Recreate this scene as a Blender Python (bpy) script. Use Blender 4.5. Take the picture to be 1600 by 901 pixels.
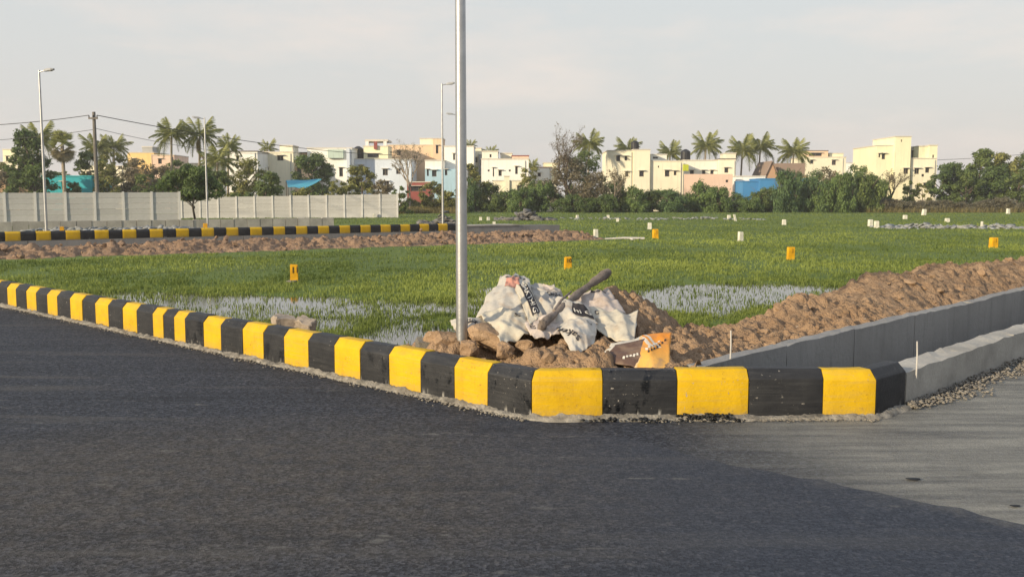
import bpy, bmesh, math, random
import numpy as np
from mathutils import Vector, Matrix

# ------------------------------------------------------------------ reset
for o in list(bpy.data.objects):
    bpy.data.objects.remove(o)
scene = bpy.context.scene
COL = scene.collection
random.seed(7)
RNG = np.random.default_rng(11)

# ------------------------------------------------------------------ camera
F = 1480.0; CX = 800.0; CY = 450.5; HOR = 308.0; H = 1.5
PITCH = math.atan((CY - HOR) / F)
cam = bpy.data.cameras.new("camera")
cam.sensor_width = 36.0
cam.lens = 36.0 * F / 1600.0
cam.clip_start = 0.05
cam.clip_end = 4000
camo = bpy.data.objects.new("camera", cam)
camo.location = (0, 0, H)
camo.rotation_euler = (math.pi / 2 - PITCH, 0, 0)
COL.objects.link(camo)
scene.camera = camo

# ------------------------------------------------------------------ sky and sun
SUN_AZ = (-0.76, -0.65)          # horizontal direction towards the sun
SUN_EL = math.radians(17)
world = bpy.data.worlds.new("World")
scene.world = world
world.use_nodes = True
nt = world.node_tree
for n in list(nt.nodes):
    nt.nodes.remove(n)
w_out = nt.nodes.new("ShaderNodeOutputWorld")
w_bg = nt.nodes.new("ShaderNodeBackground"); w_bg.inputs[1].default_value = 0.10
w_sky = nt.nodes.new("ShaderNodeTexSky"); w_sky.sky_type = 'NISHITA'
w_sky.sun_disc = False
w_sky.sun_elevation = SUN_EL
w_sky.sun_rotation = math.atan2(SUN_AZ[0], SUN_AZ[1])
w_sky.dust_density = 4.0; w_sky.air_density = 1.2
w_tc = nt.nodes.new("ShaderNodeTexCoord")
w_sep = nt.nodes.new("ShaderNodeSeparateXYZ")
nt.links.new(w_tc.outputs["Generated"], w_sep.inputs[0])
w_ramp = nt.nodes.new("ShaderNodeValToRGB")       # hazy evening air by elevation
e = w_ramp.color_ramp.elements
e[0].position = 0.0; e[0].color = (6.75, 6.4, 6.1, 1)
e[1].position = 0.75; e[1].color = (4.6, 5.6, 7.3, 1)
x = e.new(0.20); x.color = (6.3, 6.5, 6.5, 1)
x = e.new(0.08); x.color = (6.55, 6.4, 6.2, 1)
nt.links.new(w_sep.outputs[2], w_ramp.inputs[0])
# thin, soft cloud veils
w_map = nt.nodes.new("ShaderNodeMapping"); w_map.inputs["Scale"].default_value = (1.6, 1.6, 6.0)
w_noise = nt.nodes.new("ShaderNodeTexNoise"); w_noise.inputs["Scale"].default_value = 2.1
w_noise.inputs["Detail"].default_value = 6.0; w_noise.inputs["Roughness"].default_value = 0.6
nt.links.new(w_tc.outputs["Generated"], w_map.inputs[0]); nt.links.new(w_map.outputs[0], w_noise.inputs[0])
w_cr = nt.nodes.new("ShaderNodeMapRange")
w_cr.inputs[1].default_value = 0.50; w_cr.inputs[2].default_value = 0.72
w_cr.inputs[3].default_value = 0.0; w_cr.inputs[4].default_value = 0.95
nt.links.new(w_noise.outputs[0], w_cr.inputs[0])
w_cl = nt.nodes.new("ShaderNodeMixRGB"); w_cl.inputs[2].default_value = (7.7, 7.0, 6.5, 1)
nt.links.new(w_cr.outputs[0], w_cl.inputs[0]); nt.links.new(w_ramp.outputs[0], w_cl.inputs[1])
w_mix = nt.nodes.new("ShaderNodeMixRGB"); w_mix.inputs[0].default_value = 0.85
nt.links.new(w_sky.outputs[0], w_mix.inputs[1]); nt.links.new(w_cl.outputs[0], w_mix.inputs[2])
nt.links.new(w_mix.outputs[0], w_bg.inputs[0]); nt.links.new(w_bg.outputs[0], w_out.inputs[0])

sun = bpy.data.lights.new("sun", 'SUN')
sun.energy = 4.8; sun.angle = math.radians(0.9); sun.color = (1.0, 0.83, 0.58)
suno = bpy.data.objects.new("sun", sun)
sd = Vector((-SUN_AZ[0] * math.cos(SUN_EL), -SUN_AZ[1] * math.cos(SUN_EL), -math.sin(SUN_EL)))
suno.rotation_euler = sd.to_track_quat('-Z', 'Y').to_euler()
suno.location = (-30, -30, 30)
COL.objects.link(suno)

vs = scene.view_settings
vs.view_transform = 'Standard'; vs.look = 'None'; vs.exposure = 0.28; vs.gamma = 1.0
vs.use_curve_mapping = False

# ------------------------------------------------------------------ pixel -> place
_c, _s = math.cos(PITCH), math.sin(PITCH)
def ray(px, py):
    a = (px - CX) / F; b = (CY - py) / F
    return np.array((a, _c + b * _s, -_s + b * _c))
def P(px, py, z=0.0):                 # point on the level plane z
    r = ray(px, py); t = (z - H) / r[2]
    return np.array((r[0] * t, r[1] * t, z))
def PD(px, py, d):                    # point at depth d along +Y
    r = ray(px, py); t = d / r[1]
    return np.array((r[0] * t, d, H + r[2] * t))

# ------------------------------------------------------------------ numpy noise
def _hash(ix, iy, seed):
    n = (ix.astype(np.int64) * 374761393 + iy.astype(np.int64) * 668265263 + seed * 1274126177) & 0xffffffff
    n = ((n ^ (n >> 13)) * 1274126177) & 0xffffffff
    n = (n ^ (n >> 16)) & 0xffffffff
    return n / 4294967295.0
def vnoise(x, y, seed=0):
    ix = np.floor(x); iy = np.floor(y); fx = x - ix; fy = y - iy
    fx = fx * fx * (3 - 2 * fx); fy = fy * fy * (3 - 2 * fy)
    a = _hash(ix, iy, seed); b = _hash(ix + 1, iy, seed); c = _hash(ix, iy + 1, seed); d = _hash(ix + 1, iy + 1, seed)
    return (a * (1 - fx) + b * fx) * (1 - fy) + (c * (1 - fx) + d * fx) * fy
def fbm(x, y, oct=4, seed=0):
    s = 0; a = 0.5; t = 0
    for i in range(oct):
        s = s + a * vnoise(x * 2 ** i + 17.3 * i, y * 2 ** i - 9.1 * i, seed + i); t += a; a *= 0.5
    return s / t
def bumps(x, y, seed=0):              # rounded lumps on a jittered grid
    ix = np.floor(x); iy = np.floor(y); best = np.zeros_like(x)
    for dx in (-1, 0, 1):
        for dy in (-1, 0, 1):
            jx = ix + dx; jy = iy + dy
            cx = jx + _hash(jx, jy, seed); cy = jy + _hash(jx, jy, seed + 5)
            r = 0.35 + 0.4 * _hash(jx, jy, seed + 9)
            q = 1 - ((x - cx) ** 2 + (y - cy) ** 2) / r ** 2
            best = np.maximum(best, np.sqrt(np.clip(q, 0, 1)) * r)
    return best

# ------------------------------------------------------------------ object helpers
def link(o): COL.objects.link(o); return o
def tag(o, label=None, cat=None, group=None, kind=None):
    if label: o["label"] = label
    if cat: o["category"] = cat
    if group: o["group"] = group
    if kind: o["kind"] = kind
    return o
def thing(name, label, cat, loc=(0, 0, 0), rz=0.0, group=None):
    o = bpy.data.objects.new(name, None); link(o)
    o.empty_display_size = 0.2
    o.location = tuple(float(v) for v in loc); o.rotation_euler = (0, 0, rz)
    return tag(o, label, cat, group)
def mkmesh(name, verts, faces, mat=None, smooth=False, attr=None):
    me = bpy.data.meshes.new(name)
    verts = np.asarray(verts, dtype=np.float32).reshape(-1, 3)
    if isinstance(faces, np.ndarray):
        n, k = faces.shape
        me.vertices.add(len(verts)); me.vertices.foreach_set("co", verts.ravel())
        me.loops.add(n * k); me.loops.foreach_set("vertex_index", faces.astype(np.int32).ravel())
        me.polygons.add(n)
        me.polygons.foreach_set("loop_start", np.arange(0, n * k, k, dtype=np.int32))
        me.update(calc_edges=True)
    else:
        me.from_pydata([tuple(map(float, v)) for v in verts], [], faces)
        me.update()
    if attr is not None:
        a = me.attributes.new("shade", 'FLOAT', 'POINT')
        a.data.foreach_set("value", np.asarray(attr, dtype=np.float32))
    if smooth:
        me.polygons.foreach_set("use_smooth", np.ones(len(me.polygons), dtype=bool))
    if mat is not None:
        for m in (mat if isinstance(mat, (list, tuple)) else [mat]):
            me.materials.append(m)
    return me
def obj(name, me, parent=None, loc=(0, 0, 0), rot=(0, 0, 0), scale=(1, 1, 1)):
    o = bpy.data.objects.new(name, me); link(o)
    o.location = tuple(float(v) for v in loc); o.rotation_euler = rot; o.scale = scale
    if parent is not None: o.parent = parent
    return o
def part(name, verts, faces, mat, parent, smooth=False, attr=None):
    """verts in world coordinates; parent must be unrotated"""
    v = np.asarray(verts, dtype=np.float64).reshape(-1, 3)
    if parent is not None:
        v = v - np.array(root_loc(parent))
    return obj(name, mkmesh(name, v, faces, mat, smooth, attr), parent)
def root_loc(o):
    t = Vector((0, 0, 0))
    while o is not None:
        t += o.location; o = o.parent
    return t
BOXF = [(0, 3, 2, 1), (4, 5, 6, 7), (0, 1, 5, 4), (1, 2, 6, 5), (2, 3, 7, 6), (3, 0, 4, 7)]
def boxv(x0, x1, y0, y1, z0, z1):
    return [(x0, y0, z0), (x1, y0, z0), (x1, y1, z0), (x0, y1, z0), (x0, y0, z1), (x1, y0, z1), (x1, y1, z1), (x0, y1, z1)]
class MB:
    def __init__(s): s.v = []; s.f = []
    def add(s, v, f):
        n = len(s.v); s.v += [tuple(map(float, q)) for q in v]; s.f += [tuple(i + n for i in q) for q in f]
        return s
    def box(s, *a): return s.add(boxv(*a), BOXF)
    def tube(s, pts, rad, seg=8, cap=True):
        pts = [Vector(p) for p in pts]; n = len(pts)
        rad = rad if isinstance(rad, (list, tuple)) else [rad] * n
        rings = []; prev = None
        for i, p in enumerate(pts):
            t = (pts[min(i + 1, n - 1)] - pts[max(i - 1, 0)]).normalized()
            if prev is None:
                a = t.orthogonal().normalized()
            else:
                a = (prev - t * prev.dot(t)).normalized()
            prev = a; b = t.cross(a)
            rings.append([p + (a * math.cos(k * 2 * math.pi / seg) + b * math.sin(k * 2 * math.pi / seg)) * rad[i] for k in range(seg)])
        v = [q for r in rings for q in r]; f = []
        for i in range(n - 1):
            for k in range(seg):
                f.append((i * seg + k, i * seg + (k + 1) % seg, (i + 1) * seg + (k + 1) % seg, (i + 1) * seg + k))
        if cap:
            f.append(tuple(range(seg))[::-1]); f.append(tuple((n - 1) * seg + k for k in range(seg)))
        return s.add(v, f)
    def prism(s, poly, z0, z1):
        n = len(poly)
        v = [(p[0], p[1], z0) for p in poly] + [(p[0], p[1], z1) for p in poly]
        f = [tuple(range(n))[::-1], tuple(range(n, 2 * n))] + [(i, (i + 1) % n, n + (i + 1) % n, n + i) for i in range(n)]
        return s.add(v, f)
    def build(s, name, mat, parent=None, smooth=False): return part(name, s.v, s.f, mat, parent, smooth)
def smooth_by_angle(o, deg=40):
    me = o.data
    me.polygons.foreach_set("use_smooth", np.ones(len(me.polygons), dtype=bool))
    try: me.set_sharp_from_angle(angle=math.radians(deg))
    except Exception: pass
def lump(seed, sub=2, rough=0.35, flat=0.8, facet=True):
    bm = bmesh.new(); bmesh.ops.create_icosphere(bm, subdivisions=sub, radius=1.0)
    r = random.Random(seed)
    planes = [(Vector((r.gauss(0, 1), r.gauss(0, 1), r.gauss(0, 1))).normalized(), r.uniform(0.42, 0.8)) for _ in range(13)]
    for v in bm.verts:
        p = v.co.copy()
        if facet:
            for n, d in planes:
                q = p.dot(n)
                if q > d: p -= n * (q - d)
        p *= 1 + rough * (r.random() - 0.5) * 0.5
        v.co = Vector((p.x, p.y, p.z * flat))
    v = [tuple(q.co) for q in bm.verts]; bm.verts.index_update()
    f = [tuple(w.index for w in q.verts) for q in bm.faces]; bm.free()
    return v, f

# ------------------------------------------------------------------ materials
def newmat(name):
    m = bpy.data.materials.new(name); m.use_nodes = True
    t = m.node_tree; b = t.nodes["Principled BSDF"]
    return m, t, b
def node(t, typ, **kw):
    n = t.nodes.new(typ)
    for k, v in kw.items(): setattr(n, k, v)
    return n
def noise(t, vec, scale, detail=4, rough=0.55, dist=0.0):
    n = node(t, "ShaderNodeTexNoise"); n.inputs["Scale"].default_value = scale
    n.inputs["Detail"].default_value = detail; n.inputs["Roughness"].default_value = rough
    n.inputs["Distortion"].default_value = dist
    if vec is not None: t.links.new(vec, n.inputs["Vector"])
    return n.outputs[0]
def rng(t, val, a, b, c=0.0, d=1.0):
    n = node(t, "ShaderNodeMapRange"); t.links.new(val, n.inputs[0])
    for i, q in enumerate((a, b, c, d)): n.inputs[i + 1].default_value = q
    return n.outputs[0]
def mixc(t, fac, a, b, mode='MIX'):
    n = node(t, "ShaderNodeMixRGB", blend_type=mode)
    for i, q in ((0, fac), (1, a), (2, b)):
        if isinstance(q, (int, float)): n.inputs[i].default_value = q
        elif isinstance(q, tuple): n.inputs[i].default_value = (q + (1,))[:4]
        else: t.links.new(q, n.inputs[i])
    return n.outputs[0]
def math_(t, op, a, b=None, clamp=False):
    n = node(t, "ShaderNodeMath", operation=op); n.use_clamp = clamp
    for i, q in ((0, a), (1, b)):
        if q is None: continue
        if isinstance(q, (int, float)): n.inputs[i].default_value = q
        else: t.links.new(q, n.inputs[i])
    return n.outputs[0]
def bump(t, b, hgt, strength=0.3, dist=0.02):
    n = node(t, "ShaderNodeBump"); n.inputs["Strength"].default_value = strength; n.inputs["Distance"].default_value = dist
    t.links.new(hgt, n.inputs["Height"]); t.links.new(n.outputs[0], b.inputs["Normal"])
def objcoord(t): return node(t, "ShaderNodeTexCoord").outputs["Object"]
def mapping(t, vec, scale=(1, 1, 1), rot=(0, 0, 0)):
    n = node(t, "ShaderNodeMapping"); n.inputs["Scale"].default_value = scale; n.inputs["Rotation"].default_value = rot
    t.links.new(vec, n.inputs[0]); return n.outputs[0]
def plain(name, col, rough=0.8, var=0.25, scale=3.0, fine=40.0, bmp=0.0, metallic=0.0, spec=0.3, dark=None, perobj=0.0):
    m, t, b = newmat(name)
    oc = objcoord(t)
    n1 = noise(t, oc, scale, 5); n2 = noise(t, oc, fine, 3)
    c = mixc(t, rng(t, n1, 0.3, 0.7), tuple(q * (1 - var) for q in col), tuple(min(1, q * (1 + var * 0.6)) for q in col))
    c = mixc(t, rng(t, n2, 0.35, 0.75, 0, var), c, dark or tuple(q * 0.5 for q in col))
    if perobj:
        oi = node(t, "ShaderNodeObjectInfo")
        c = mixc(t, rng(t, oi.outputs["Random"], 0, 1, 0, perobj), c, tuple(q * 0.4 for q in col))
    t.links.new(c, b.inputs["Base Color"])
    b.inputs["Roughness"].default_value = rough; b.inputs["Metallic"].default_value = metallic
    b.inputs["Specular IOR Level"].default_value = spec
    if bmp: bump(t, b, n2, bmp, 0.02)
    return m
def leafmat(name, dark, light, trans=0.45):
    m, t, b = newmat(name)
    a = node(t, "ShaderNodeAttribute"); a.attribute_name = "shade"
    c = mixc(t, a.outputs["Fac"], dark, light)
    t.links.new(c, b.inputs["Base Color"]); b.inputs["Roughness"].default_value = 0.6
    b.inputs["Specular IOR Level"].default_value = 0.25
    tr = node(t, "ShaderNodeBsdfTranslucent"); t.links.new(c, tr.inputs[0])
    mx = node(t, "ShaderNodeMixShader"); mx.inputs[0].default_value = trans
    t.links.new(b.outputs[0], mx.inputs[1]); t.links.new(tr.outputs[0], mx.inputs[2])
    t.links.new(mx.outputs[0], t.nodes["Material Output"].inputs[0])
    return m

M = {}
# key points of the corner
KL0 = P(830, 655); KL1 = P(19, 481); KC = P(1368, 653); KE = P(1414, 637)
DL = KL1 - KL0; DL /= np.linalg.norm(DL)               # left kerb, away from the corner
NL = np.array((DL[1], -DL[0], 0)); NL = NL if NL[1] > 0 else -NL       # into the field
r_ = ray(2215, HOR); DW = np.array((r_[0], r_[1], 0)); DW /= np.linalg.norm(DW)   # drain direction
NW = np.array((-DW[1], DW[0], 0))                      # into the field
W0 = P(1095, 572, 0.33)

def node_val(t, vec, scale):
    vo = node(t, "ShaderNodeTexVoronoi"); vo.inputs["Scale"].default_value = scale; t.links.new(vec, vo.inputs["Vector"])
    sc = node(t, "ShaderNodeSeparateColor"); t.links.new(vo.outputs["Color"], sc.inputs[0]); return sc.outputs[0]
def asphalt(name, side):
    m, t, b = newmat(name)
    oc = objcoord(t)
    fine = noise(t, oc, 80, 4, 0.8); mid = noise(t, oc, 9, 5, 0.6)
    big = noise(t, oc, 0.55, 4, 0.55, 0.4)
    ang = math.atan2(DW[1], DW[0]) if side else math.atan2(DL[1], DL[0])
    streak = noise(t, mapping(t, oc, (0.5, 5.0, 1), (0, 0, -ang - (0.45 if side else 0))), 1.6, 5, 0.6)
    # aggregate
    vo = node(t, "ShaderNodeTexVoronoi"); vo.inputs["Scale"].default_value = 62
    t.links.new(oc, vo.inputs["Vector"])
    ag = rng(t, vo.outputs["Distance"], 0.15, 0.75)
    c = mixc(t, rng(t, fine, 0.3, 0.7), (0.006, 0.009, 0.015), (0.072, 0.082, 0.105))
    gch = node(t, "ShaderNodeSeparateColor"); t.links.new(vo.outputs["Color"], gch.inputs[0])
    grain = mixc(t, math_(t, 'POWER', gch.outputs[0], 1.8), (0.003, 0.005, 0.011), (0.128, 0.142, 0.178))
    c = mixc(t, 0.58, c, grain)
    c = mixc(t, rng(t, noise(t, oc, 28, 4, 0.7), 0.35, 0.7, 0.45, 0.0), c, (0.012, 0.014, 0.02))
    sp = math_(t, 'MULTIPLY', rng(t, node_val(t, oc, 48), 0.86, 0.93), rng(t, mid, 0.35, 0.65))
    c = mixc(t, math_(t, 'MULTIPLY', sp, 0.35), c, (0.20, 0.20, 0.205))
    sepj = node(t, "ShaderNodeSeparateXYZ"); t.links.new(oc, sepj.inputs[0])
    jd = math_(t, 'ADD', math_(t, 'MULTIPLY', math_(t, 'SUBTRACT', sepj.outputs[0], float(KL0[0])), float(NL[0])), math_(t, 'MULTIPLY', math_(t, 'SUBTRACT', sepj.outputs[1], float(KL0[1])), float(NL[1])))
    if side:
        dust = mixc(t, rng(t, fine, 0.25, 0.75), (0.19, 0.188, 0.168), (0.36, 0.355, 0.32))
        sep = node(t, "ShaderNodeSeparateXYZ"); t.links.new(oc, sep.inputs[0])
        gx = rng(t, math_(t, 'ADD', sep.outputs[0], rng(t, big, 0.3, 0.7, -0.4, 0.4)), 0.75, 2.3)
        k = math_(t, 'MULTIPLY', gx, rng(t, streak, 0.30, 0.62, 0.28, 1.0))
        k = math_(t, 'MULTIPLY', k, rng(t, mid, 0.2, 0.7, 0.75, 1.0), True)
        c = mixc(t, k, c, dust)
    else:
        dust = mixc(t, rng(t, fine, 0.3, 0.7), (0.022, 0.018, 0.014), (0.170, 0.144, 0.112))
        dust = mixc(t, 0.45, dust, mixc(t, gch.outputs[0], (0.015, 0.013, 0.011), (0.19, 0.165, 0.13)))
        pc = P(640, 745)
        sep = node(t, "ShaderNodeSeparateXYZ"); t.links.new(oc, sep.inputs[0])
        dx = math_(t, 'DIVIDE', math_(t, 'SUBTRACT', sep.outputs[0], float(pc[0]) - 0.9), 2.9)
        dy = math_(t, 'DIVIDE', math_(t, 'SUBTRACT', sep.outputs[1], float(pc[1]) - 0.1), 1.55)
        d2 = math_(t, 'ADD', math_(t, 'MULTIPLY', dx, dx), math_(t, 'MULTIPLY', dy, dy))
        k = rng(t, math_(t, 'ADD', d2, rng(t, big, 0, 1, -0.6, 0.6)), 1.15, 0.2)
        k = math_(t, 'MULTIPLY', k, rng(t, mid, 0.25, 0.7, 0.15, 0.62), True)
        c = mixc(t, k, c, dust)
        tr = noise(t, mapping(t, oc, (0.12, 1.6, 1), (0, 0, -ang)), 2.2, 5, 0.62, 0.3)
        c = mixc(t, rng(t, tr, 0.54, 0.68, 0, 0.42), c, (0.115, 0.110, 0.10))
        c = mixc(t, rng(t, tr, 0.44, 0.30, 0, 0.55), c, (0.013, 0.016, 0.022))
        spill = math_(t, 'MULTIPLY', rng(t, math_(t, 'ADD', jd, rng(t, noise(t, oc, 3.5, 5, 0.7), 0.3, 0.7, -0.16, 0.16)), -0.16, 0.06), rng(t, sep.outputs[0], 1.0, 2.2))
        c = mixc(t, math_(t, 'MULTIPLY', spill, rng(t, mid, 0.3, 0.7, 0.2, 0.75)), c, (0.21, 0.20, 0.175))
        blue = math_(t, 'MULTIPLY', rng(t, math_(t, 'ADD', jd, rng(t, big, 0, 1, -0.5, 0.5)), -2.6, -1.2), rng(t, sep.outputs[0], -0.6, 0.9))
        c = mixc(t, math_(t, 'MULTIPLY', blue, 0.45), c, mixc(t, rng(t, fine, 0.3, 0.7), (0.010, 0.015, 0.028), (0.075, 0.095, 0.135)))
        # pale scrapes and cement specks
        sc = math_(t, 'MULTIPLY', rng(t, streak, 0.60, 0.72), rng(t, mid, 0.50, 0.62))
        c = mixc(t, math_(t, 'MULTIPLY', sc, 0.75), c, (0.19, 0.19, 0.18))
    t.links.new(c, b.inputs["Base Color"])
    b.inputs["Roughness"].default_value = 0.85; b.inputs["Specular IOR Level"].default_value = 0.25
    h = math_(t, 'ADD', math_(t, 'MULTIPLY', ag, 0.4), math_(t, 'MULTIPLY', noise(t, oc, 150, 3, 0.7), 1.2))
    bump(t, b, h, 0.8, 0.012)
    return m
M['asphalt'] = asphalt("fresh_asphalt", False)
M['side_asphalt'] = asphalt("dusty_asphalt", True)

def paint(name, base, worn, rough, isblack, wetness=None):
    m, t, b = newmat(name)
    oc = objcoord(t); oi = node(t, "ShaderNodeObjectInfo")
    off = node(t, "ShaderNodeVectorMath", operation='ADD'); t.links.new(oc, off.inputs[0])
    sc = node(t, "ShaderNodeVectorMath", operation='SCALE'); sc.inputs["Scale"].default_value = 37.0
    cmb = node(t, "ShaderNodeCombineXYZ"); t.links.new(oi.outputs["Random"], cmb.inputs[0]); t.links.new(oi.outputs["Random"], cmb.inputs[1])
    t.links.new(cmb.outputs[0], sc.inputs[0]); t.links.new(sc.outputs[0], off.inputs[1])
    v = off.outputs[0]
    n1 = noise(t, v, 5, 5, 0.6); n2 = noise(t, v, 38, 4, 0.65); nv = noise(t, mapping(t, v, (1, 1, 0.15)), 22, 4)
    c = mixc(t, rng(t, n1, 0.35, 0.7), base, worn)
    if isblack:
        wet = math_(t, 'MULTIPLY', rng(t, noise(t, mapping(t, v, (1, 1, 0.6)), 6.5, 5, 0.75), 0.53, 0.62), rng(t, oi.outputs["Random"], 0.6, 0.95) if wetness is None else wetness)
        c = mixc(t, wet, c, (0.004, 0.005, 0.007))
        sp = math_(t, 'MULTIPLY', rng(t, n2, 0.70, 0.76), rng(t, n1, 0.45, 0.6))
        c = mixc(t, sp, c, (0.11, 0.11, 0.105))
        t.links.new(rng(t, wet, 0, 1, rough, 0.28), b.inputs["Roughness"])
        # unpainted mortar smears low on the face
        sep = node(t, "ShaderNodeSeparateXYZ"); t.links.new(oc, sep.inputs[0])
        low = math_(t, 'MULTIPLY', rng(t, sep.outputs[2], 0.075, 0.03), rng(t, nv, 0.56, 0.66))
        c = mixc(t, math_(t, 'MULTIPLY', low, rng(t, oi.outputs["Random"], 0.6, 0.95) if wetness is None else wetness), c, (0.42, 0.41, 0.38))
    else:
        st = math_(t, 'MULTIPLY', rng(t, n2, 0.58, 0.72), rng(t, n1, 0.42, 0.62))
        c = mixc(t, math_(t, 'MULTIPLY', st, 0.85), c, (0.16, 0.10, 0.025))
        sepz = node(t, "ShaderNodeSeparateXYZ"); t.links.new(oc, sepz.inputs[0])
        c = mixc(t, math_(t, 'MULTIPLY', rng(t, sepz.outputs[2], 0.10, 0.0), rng(t, n2, 0.35, 0.65, 0.1, 0.75)), c, (0.25, 0.19, 0.10))
        c = mixc(t, math_(t, 'MULTIPLY', rng(t, nv, 0.55, 0.75), 0.35), c, (0.42, 0.23, 0.006))
        b.inputs["Roughness"].default_value = rough
    br = noise(t, mapping(t, v, (0.35, 0.35, 6.0)), 9, 4, 0.7)
    c = mixc(t, rng(t, br, 0.48, 0.78, 0, 0.32), c, (0.30, 0.25, 0.16) if not isblack else (0.085, 0.085, 0.085))
    ch = math_(t, 'MULTIPLY', rng(t, noise(t, v, 45, 3, 0.6), 0.66, 0.71), rng(t, noise(t, v, 3, 3), 0.46, 0.6))
    c = mixc(t, ch, c, (0.30, 0.28, 0.25))
    t.links.new(c, b.inputs["Base Color"]); b.inputs["Specular IOR Level"].default_value = 0.3
    bump(t, b, n2, 0.3, 0.012)
    return m
M['yellow'] = paint("yellow_kerb_paint", (0.60, 0.375, 0.003), (0.50, 0.305, 0.005), 0.62, False)
M['black'] = paint("black_kerb_paint", (0.014, 0.015, 0.018), (0.026, 0.027, 0.030), 0.6, True)
M['blackwet'] = paint("freshly_painted_black", (0.016, 0.017, 0.020), (0.028, 0.029, 0.032), 0.55, True, 1.0)
M['concrete'] = plain("grey_concrete", (0.38, 0.36, 0.32), 0.9, 0.35, 2.0, 45, 0.35)
def castmat(name, c_):
    m, t, b = newmat(name); oc = objcoord(t)
    n1 = noise(t, oc, 1.1, 5, 0.6); stk = noise(t, mapping(t, oc, (7, 7, 0.8)), 1.0, 5, 0.7); n2 = noise(t, oc, 26, 4, 0.65); pit = noise(t, oc, 70, 2)
    c = mixc(t, rng(t, n1, 0.3, 0.7), tuple(q * .78 for q in c_), c_)
    c = mixc(t, rng(t, stk, 0.52, 0.78, 0, 0.6), c, tuple(q * .42 for q in c_))
    c = mixc(t, rng(t, stk, 0.42, 0.25, 0, 0.4), c, tuple(min(1, q * 1.35) for q in c_))
    c = mixc(t, rng(t, n2, 0.55, 0.8, 0, 0.5), c, tuple(q * .55 for q in c_))
    c = mixc(t, rng(t, pit, 0.70, 0.75, 0, 0.8), c, tuple(q * .3 for q in c_))
    t.links.new(c, b.inputs["Base Color"]); b.inputs["Roughness"].default_value = 0.88
    bump(t, b, math_(t, 'ADD', n2, math_(t, 'MULTIPLY', stk, 0.6)), 0.5, 0.02)
    return m
M['drain'] = castmat("drain_concrete", (0.255, 0.25, 0.24))
M['mortar'] = plain("pale_mortar", (0.27, 0.25, 0.215), 0.95, 0.6, 11.0, 45, 0.7)
M['gravel'] = plain("gravel_stone", (0.23, 0.21, 0.18), 0.9, 0.5, 14, 60, 0.2)
M['tarstone'] = plain("tarred_stone", (0.016, 0.017, 0.019), 0.5, 0.5, 14, 60, 0.2)
M['steel'] = plain("galvanised_steel", (0.43, 0.44, 0.45), 0.36, 0.18, 5, 50, 0.05, metallic=0.75, spec=0.5)
M['lamphead'] = plain("lamp_housing", (0.30, 0.31, 0.32), 0.45, 0.1, 5, 50)
M['rod'] = plain("whitewashed_rod", (0.48, 0.46, 0.43), 0.7, 0.2, 9, 50)
M['wood'] = plain("weathered_wood", (0.20, 0.165, 0.14), 0.85, 0.5, 7, 45, 0.6)
M['bark'] = plain("bark", (0.13, 0.10, 0.075), 0.9, 0.4, 4, 20, 0.4)
M['palebark'] = plain("pale_bark", (0.30, 0.25, 0.19), 0.9, 0.3, 4, 20, 0.3)
M['panel'] = plain("precast_panel", (0.50, 0.495, 0.48), 0.9, 0.22, 0.8, 12, 0.2, perobj=0.25)
M['post'] = plain("precast_post", (0.58, 0.57, 0.55), 0.9, 0.15, 0.8, 12, 0.2)
M['block'] = plain("concrete_block_wall", (0.46, 0.43, 0.375), 0.95, 0.3, 1.5, 15, 0.3, perobj=0.2)
M['stone_y'] = plain("yellow_marker_paint", (0.70, 0.37, 0.008), 0.6, 0.3, 6, 40, 0.1)
M['stone_w'] = plain("white_marker_paint", (0.66, 0.64, 0.55), 0.75, 0.2, 6, 40, 0.1)
M['ink'] = plain("black_ink", (0.02, 0.018, 0.018), 0.7, 0.2, 10, 60)
M['rubble'] = plain("dark_rubble", (0.16, 0.155, 0.15), 0.9, 0.5, 3, 18, 0.2)
M['boulder'] = plain("pale_boulder", (0.36, 0.30, 0.24), 0.95, 0.3, 3, 18, 0.3)
M['wire'] = plain("cable", (0.06, 0.06, 0.06), 0.7)
M['poleconc'] = plain("utility_pole_concrete", (0.17, 0.155, 0.14), 0.9, 0.3, 2, 20)

def soilmat(name, a, b_, c_, k=1.0, bs=1.0):
    m, t, b = newmat(name); oc = objcoord(t)
    n1 = noise(t, oc, 1.3 * k, 5, 0.6); n2 = noise(t, oc, 11 * k, 5, 0.65); n3 = noise(t, oc, 60 * k, 3, 0.6)
    c = mixc(t, rng(t, n1, 0.3, 0.7), a, b_)
    c = mixc(t, rng(t, n2, 0.42, 0.70, 0, 0.8), c, c_)
    c = mixc(t, rng(t, n3, 0.5, 0.8, 0, 0.35), c, tuple(q * 0.45 for q in a))
    c = mixc(t, rng(t, noise(t, oc, 17 * k, 3), 0.70, 0.76, 0, 0.7), c, (0.50, 0.43, 0.34))
    t.links.new(c, b.inputs["Base Color"]); b.inputs["Roughness"].default_value = 0.97
    b.inputs["Specular IOR Level"].default_value = 0.1
    bump(t, b, math_(t, 'ADD', n2, math_(t, 'MULTIPLY', n3, 0.5)), 1.0 * bs, 0.06 * bs)
    return m
M['soil'] = soilmat("dug_soil", (0.325, 0.215, 0.132), (0.42, 0.292, 0.187), (0.245, 0.158, 0.097))
M['soil_red'] = soilmat("reddish_soil", (0.30, 0.20, 0.132), (0.39, 0.27, 0.185), (0.215, 0.138, 0.093))

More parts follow.
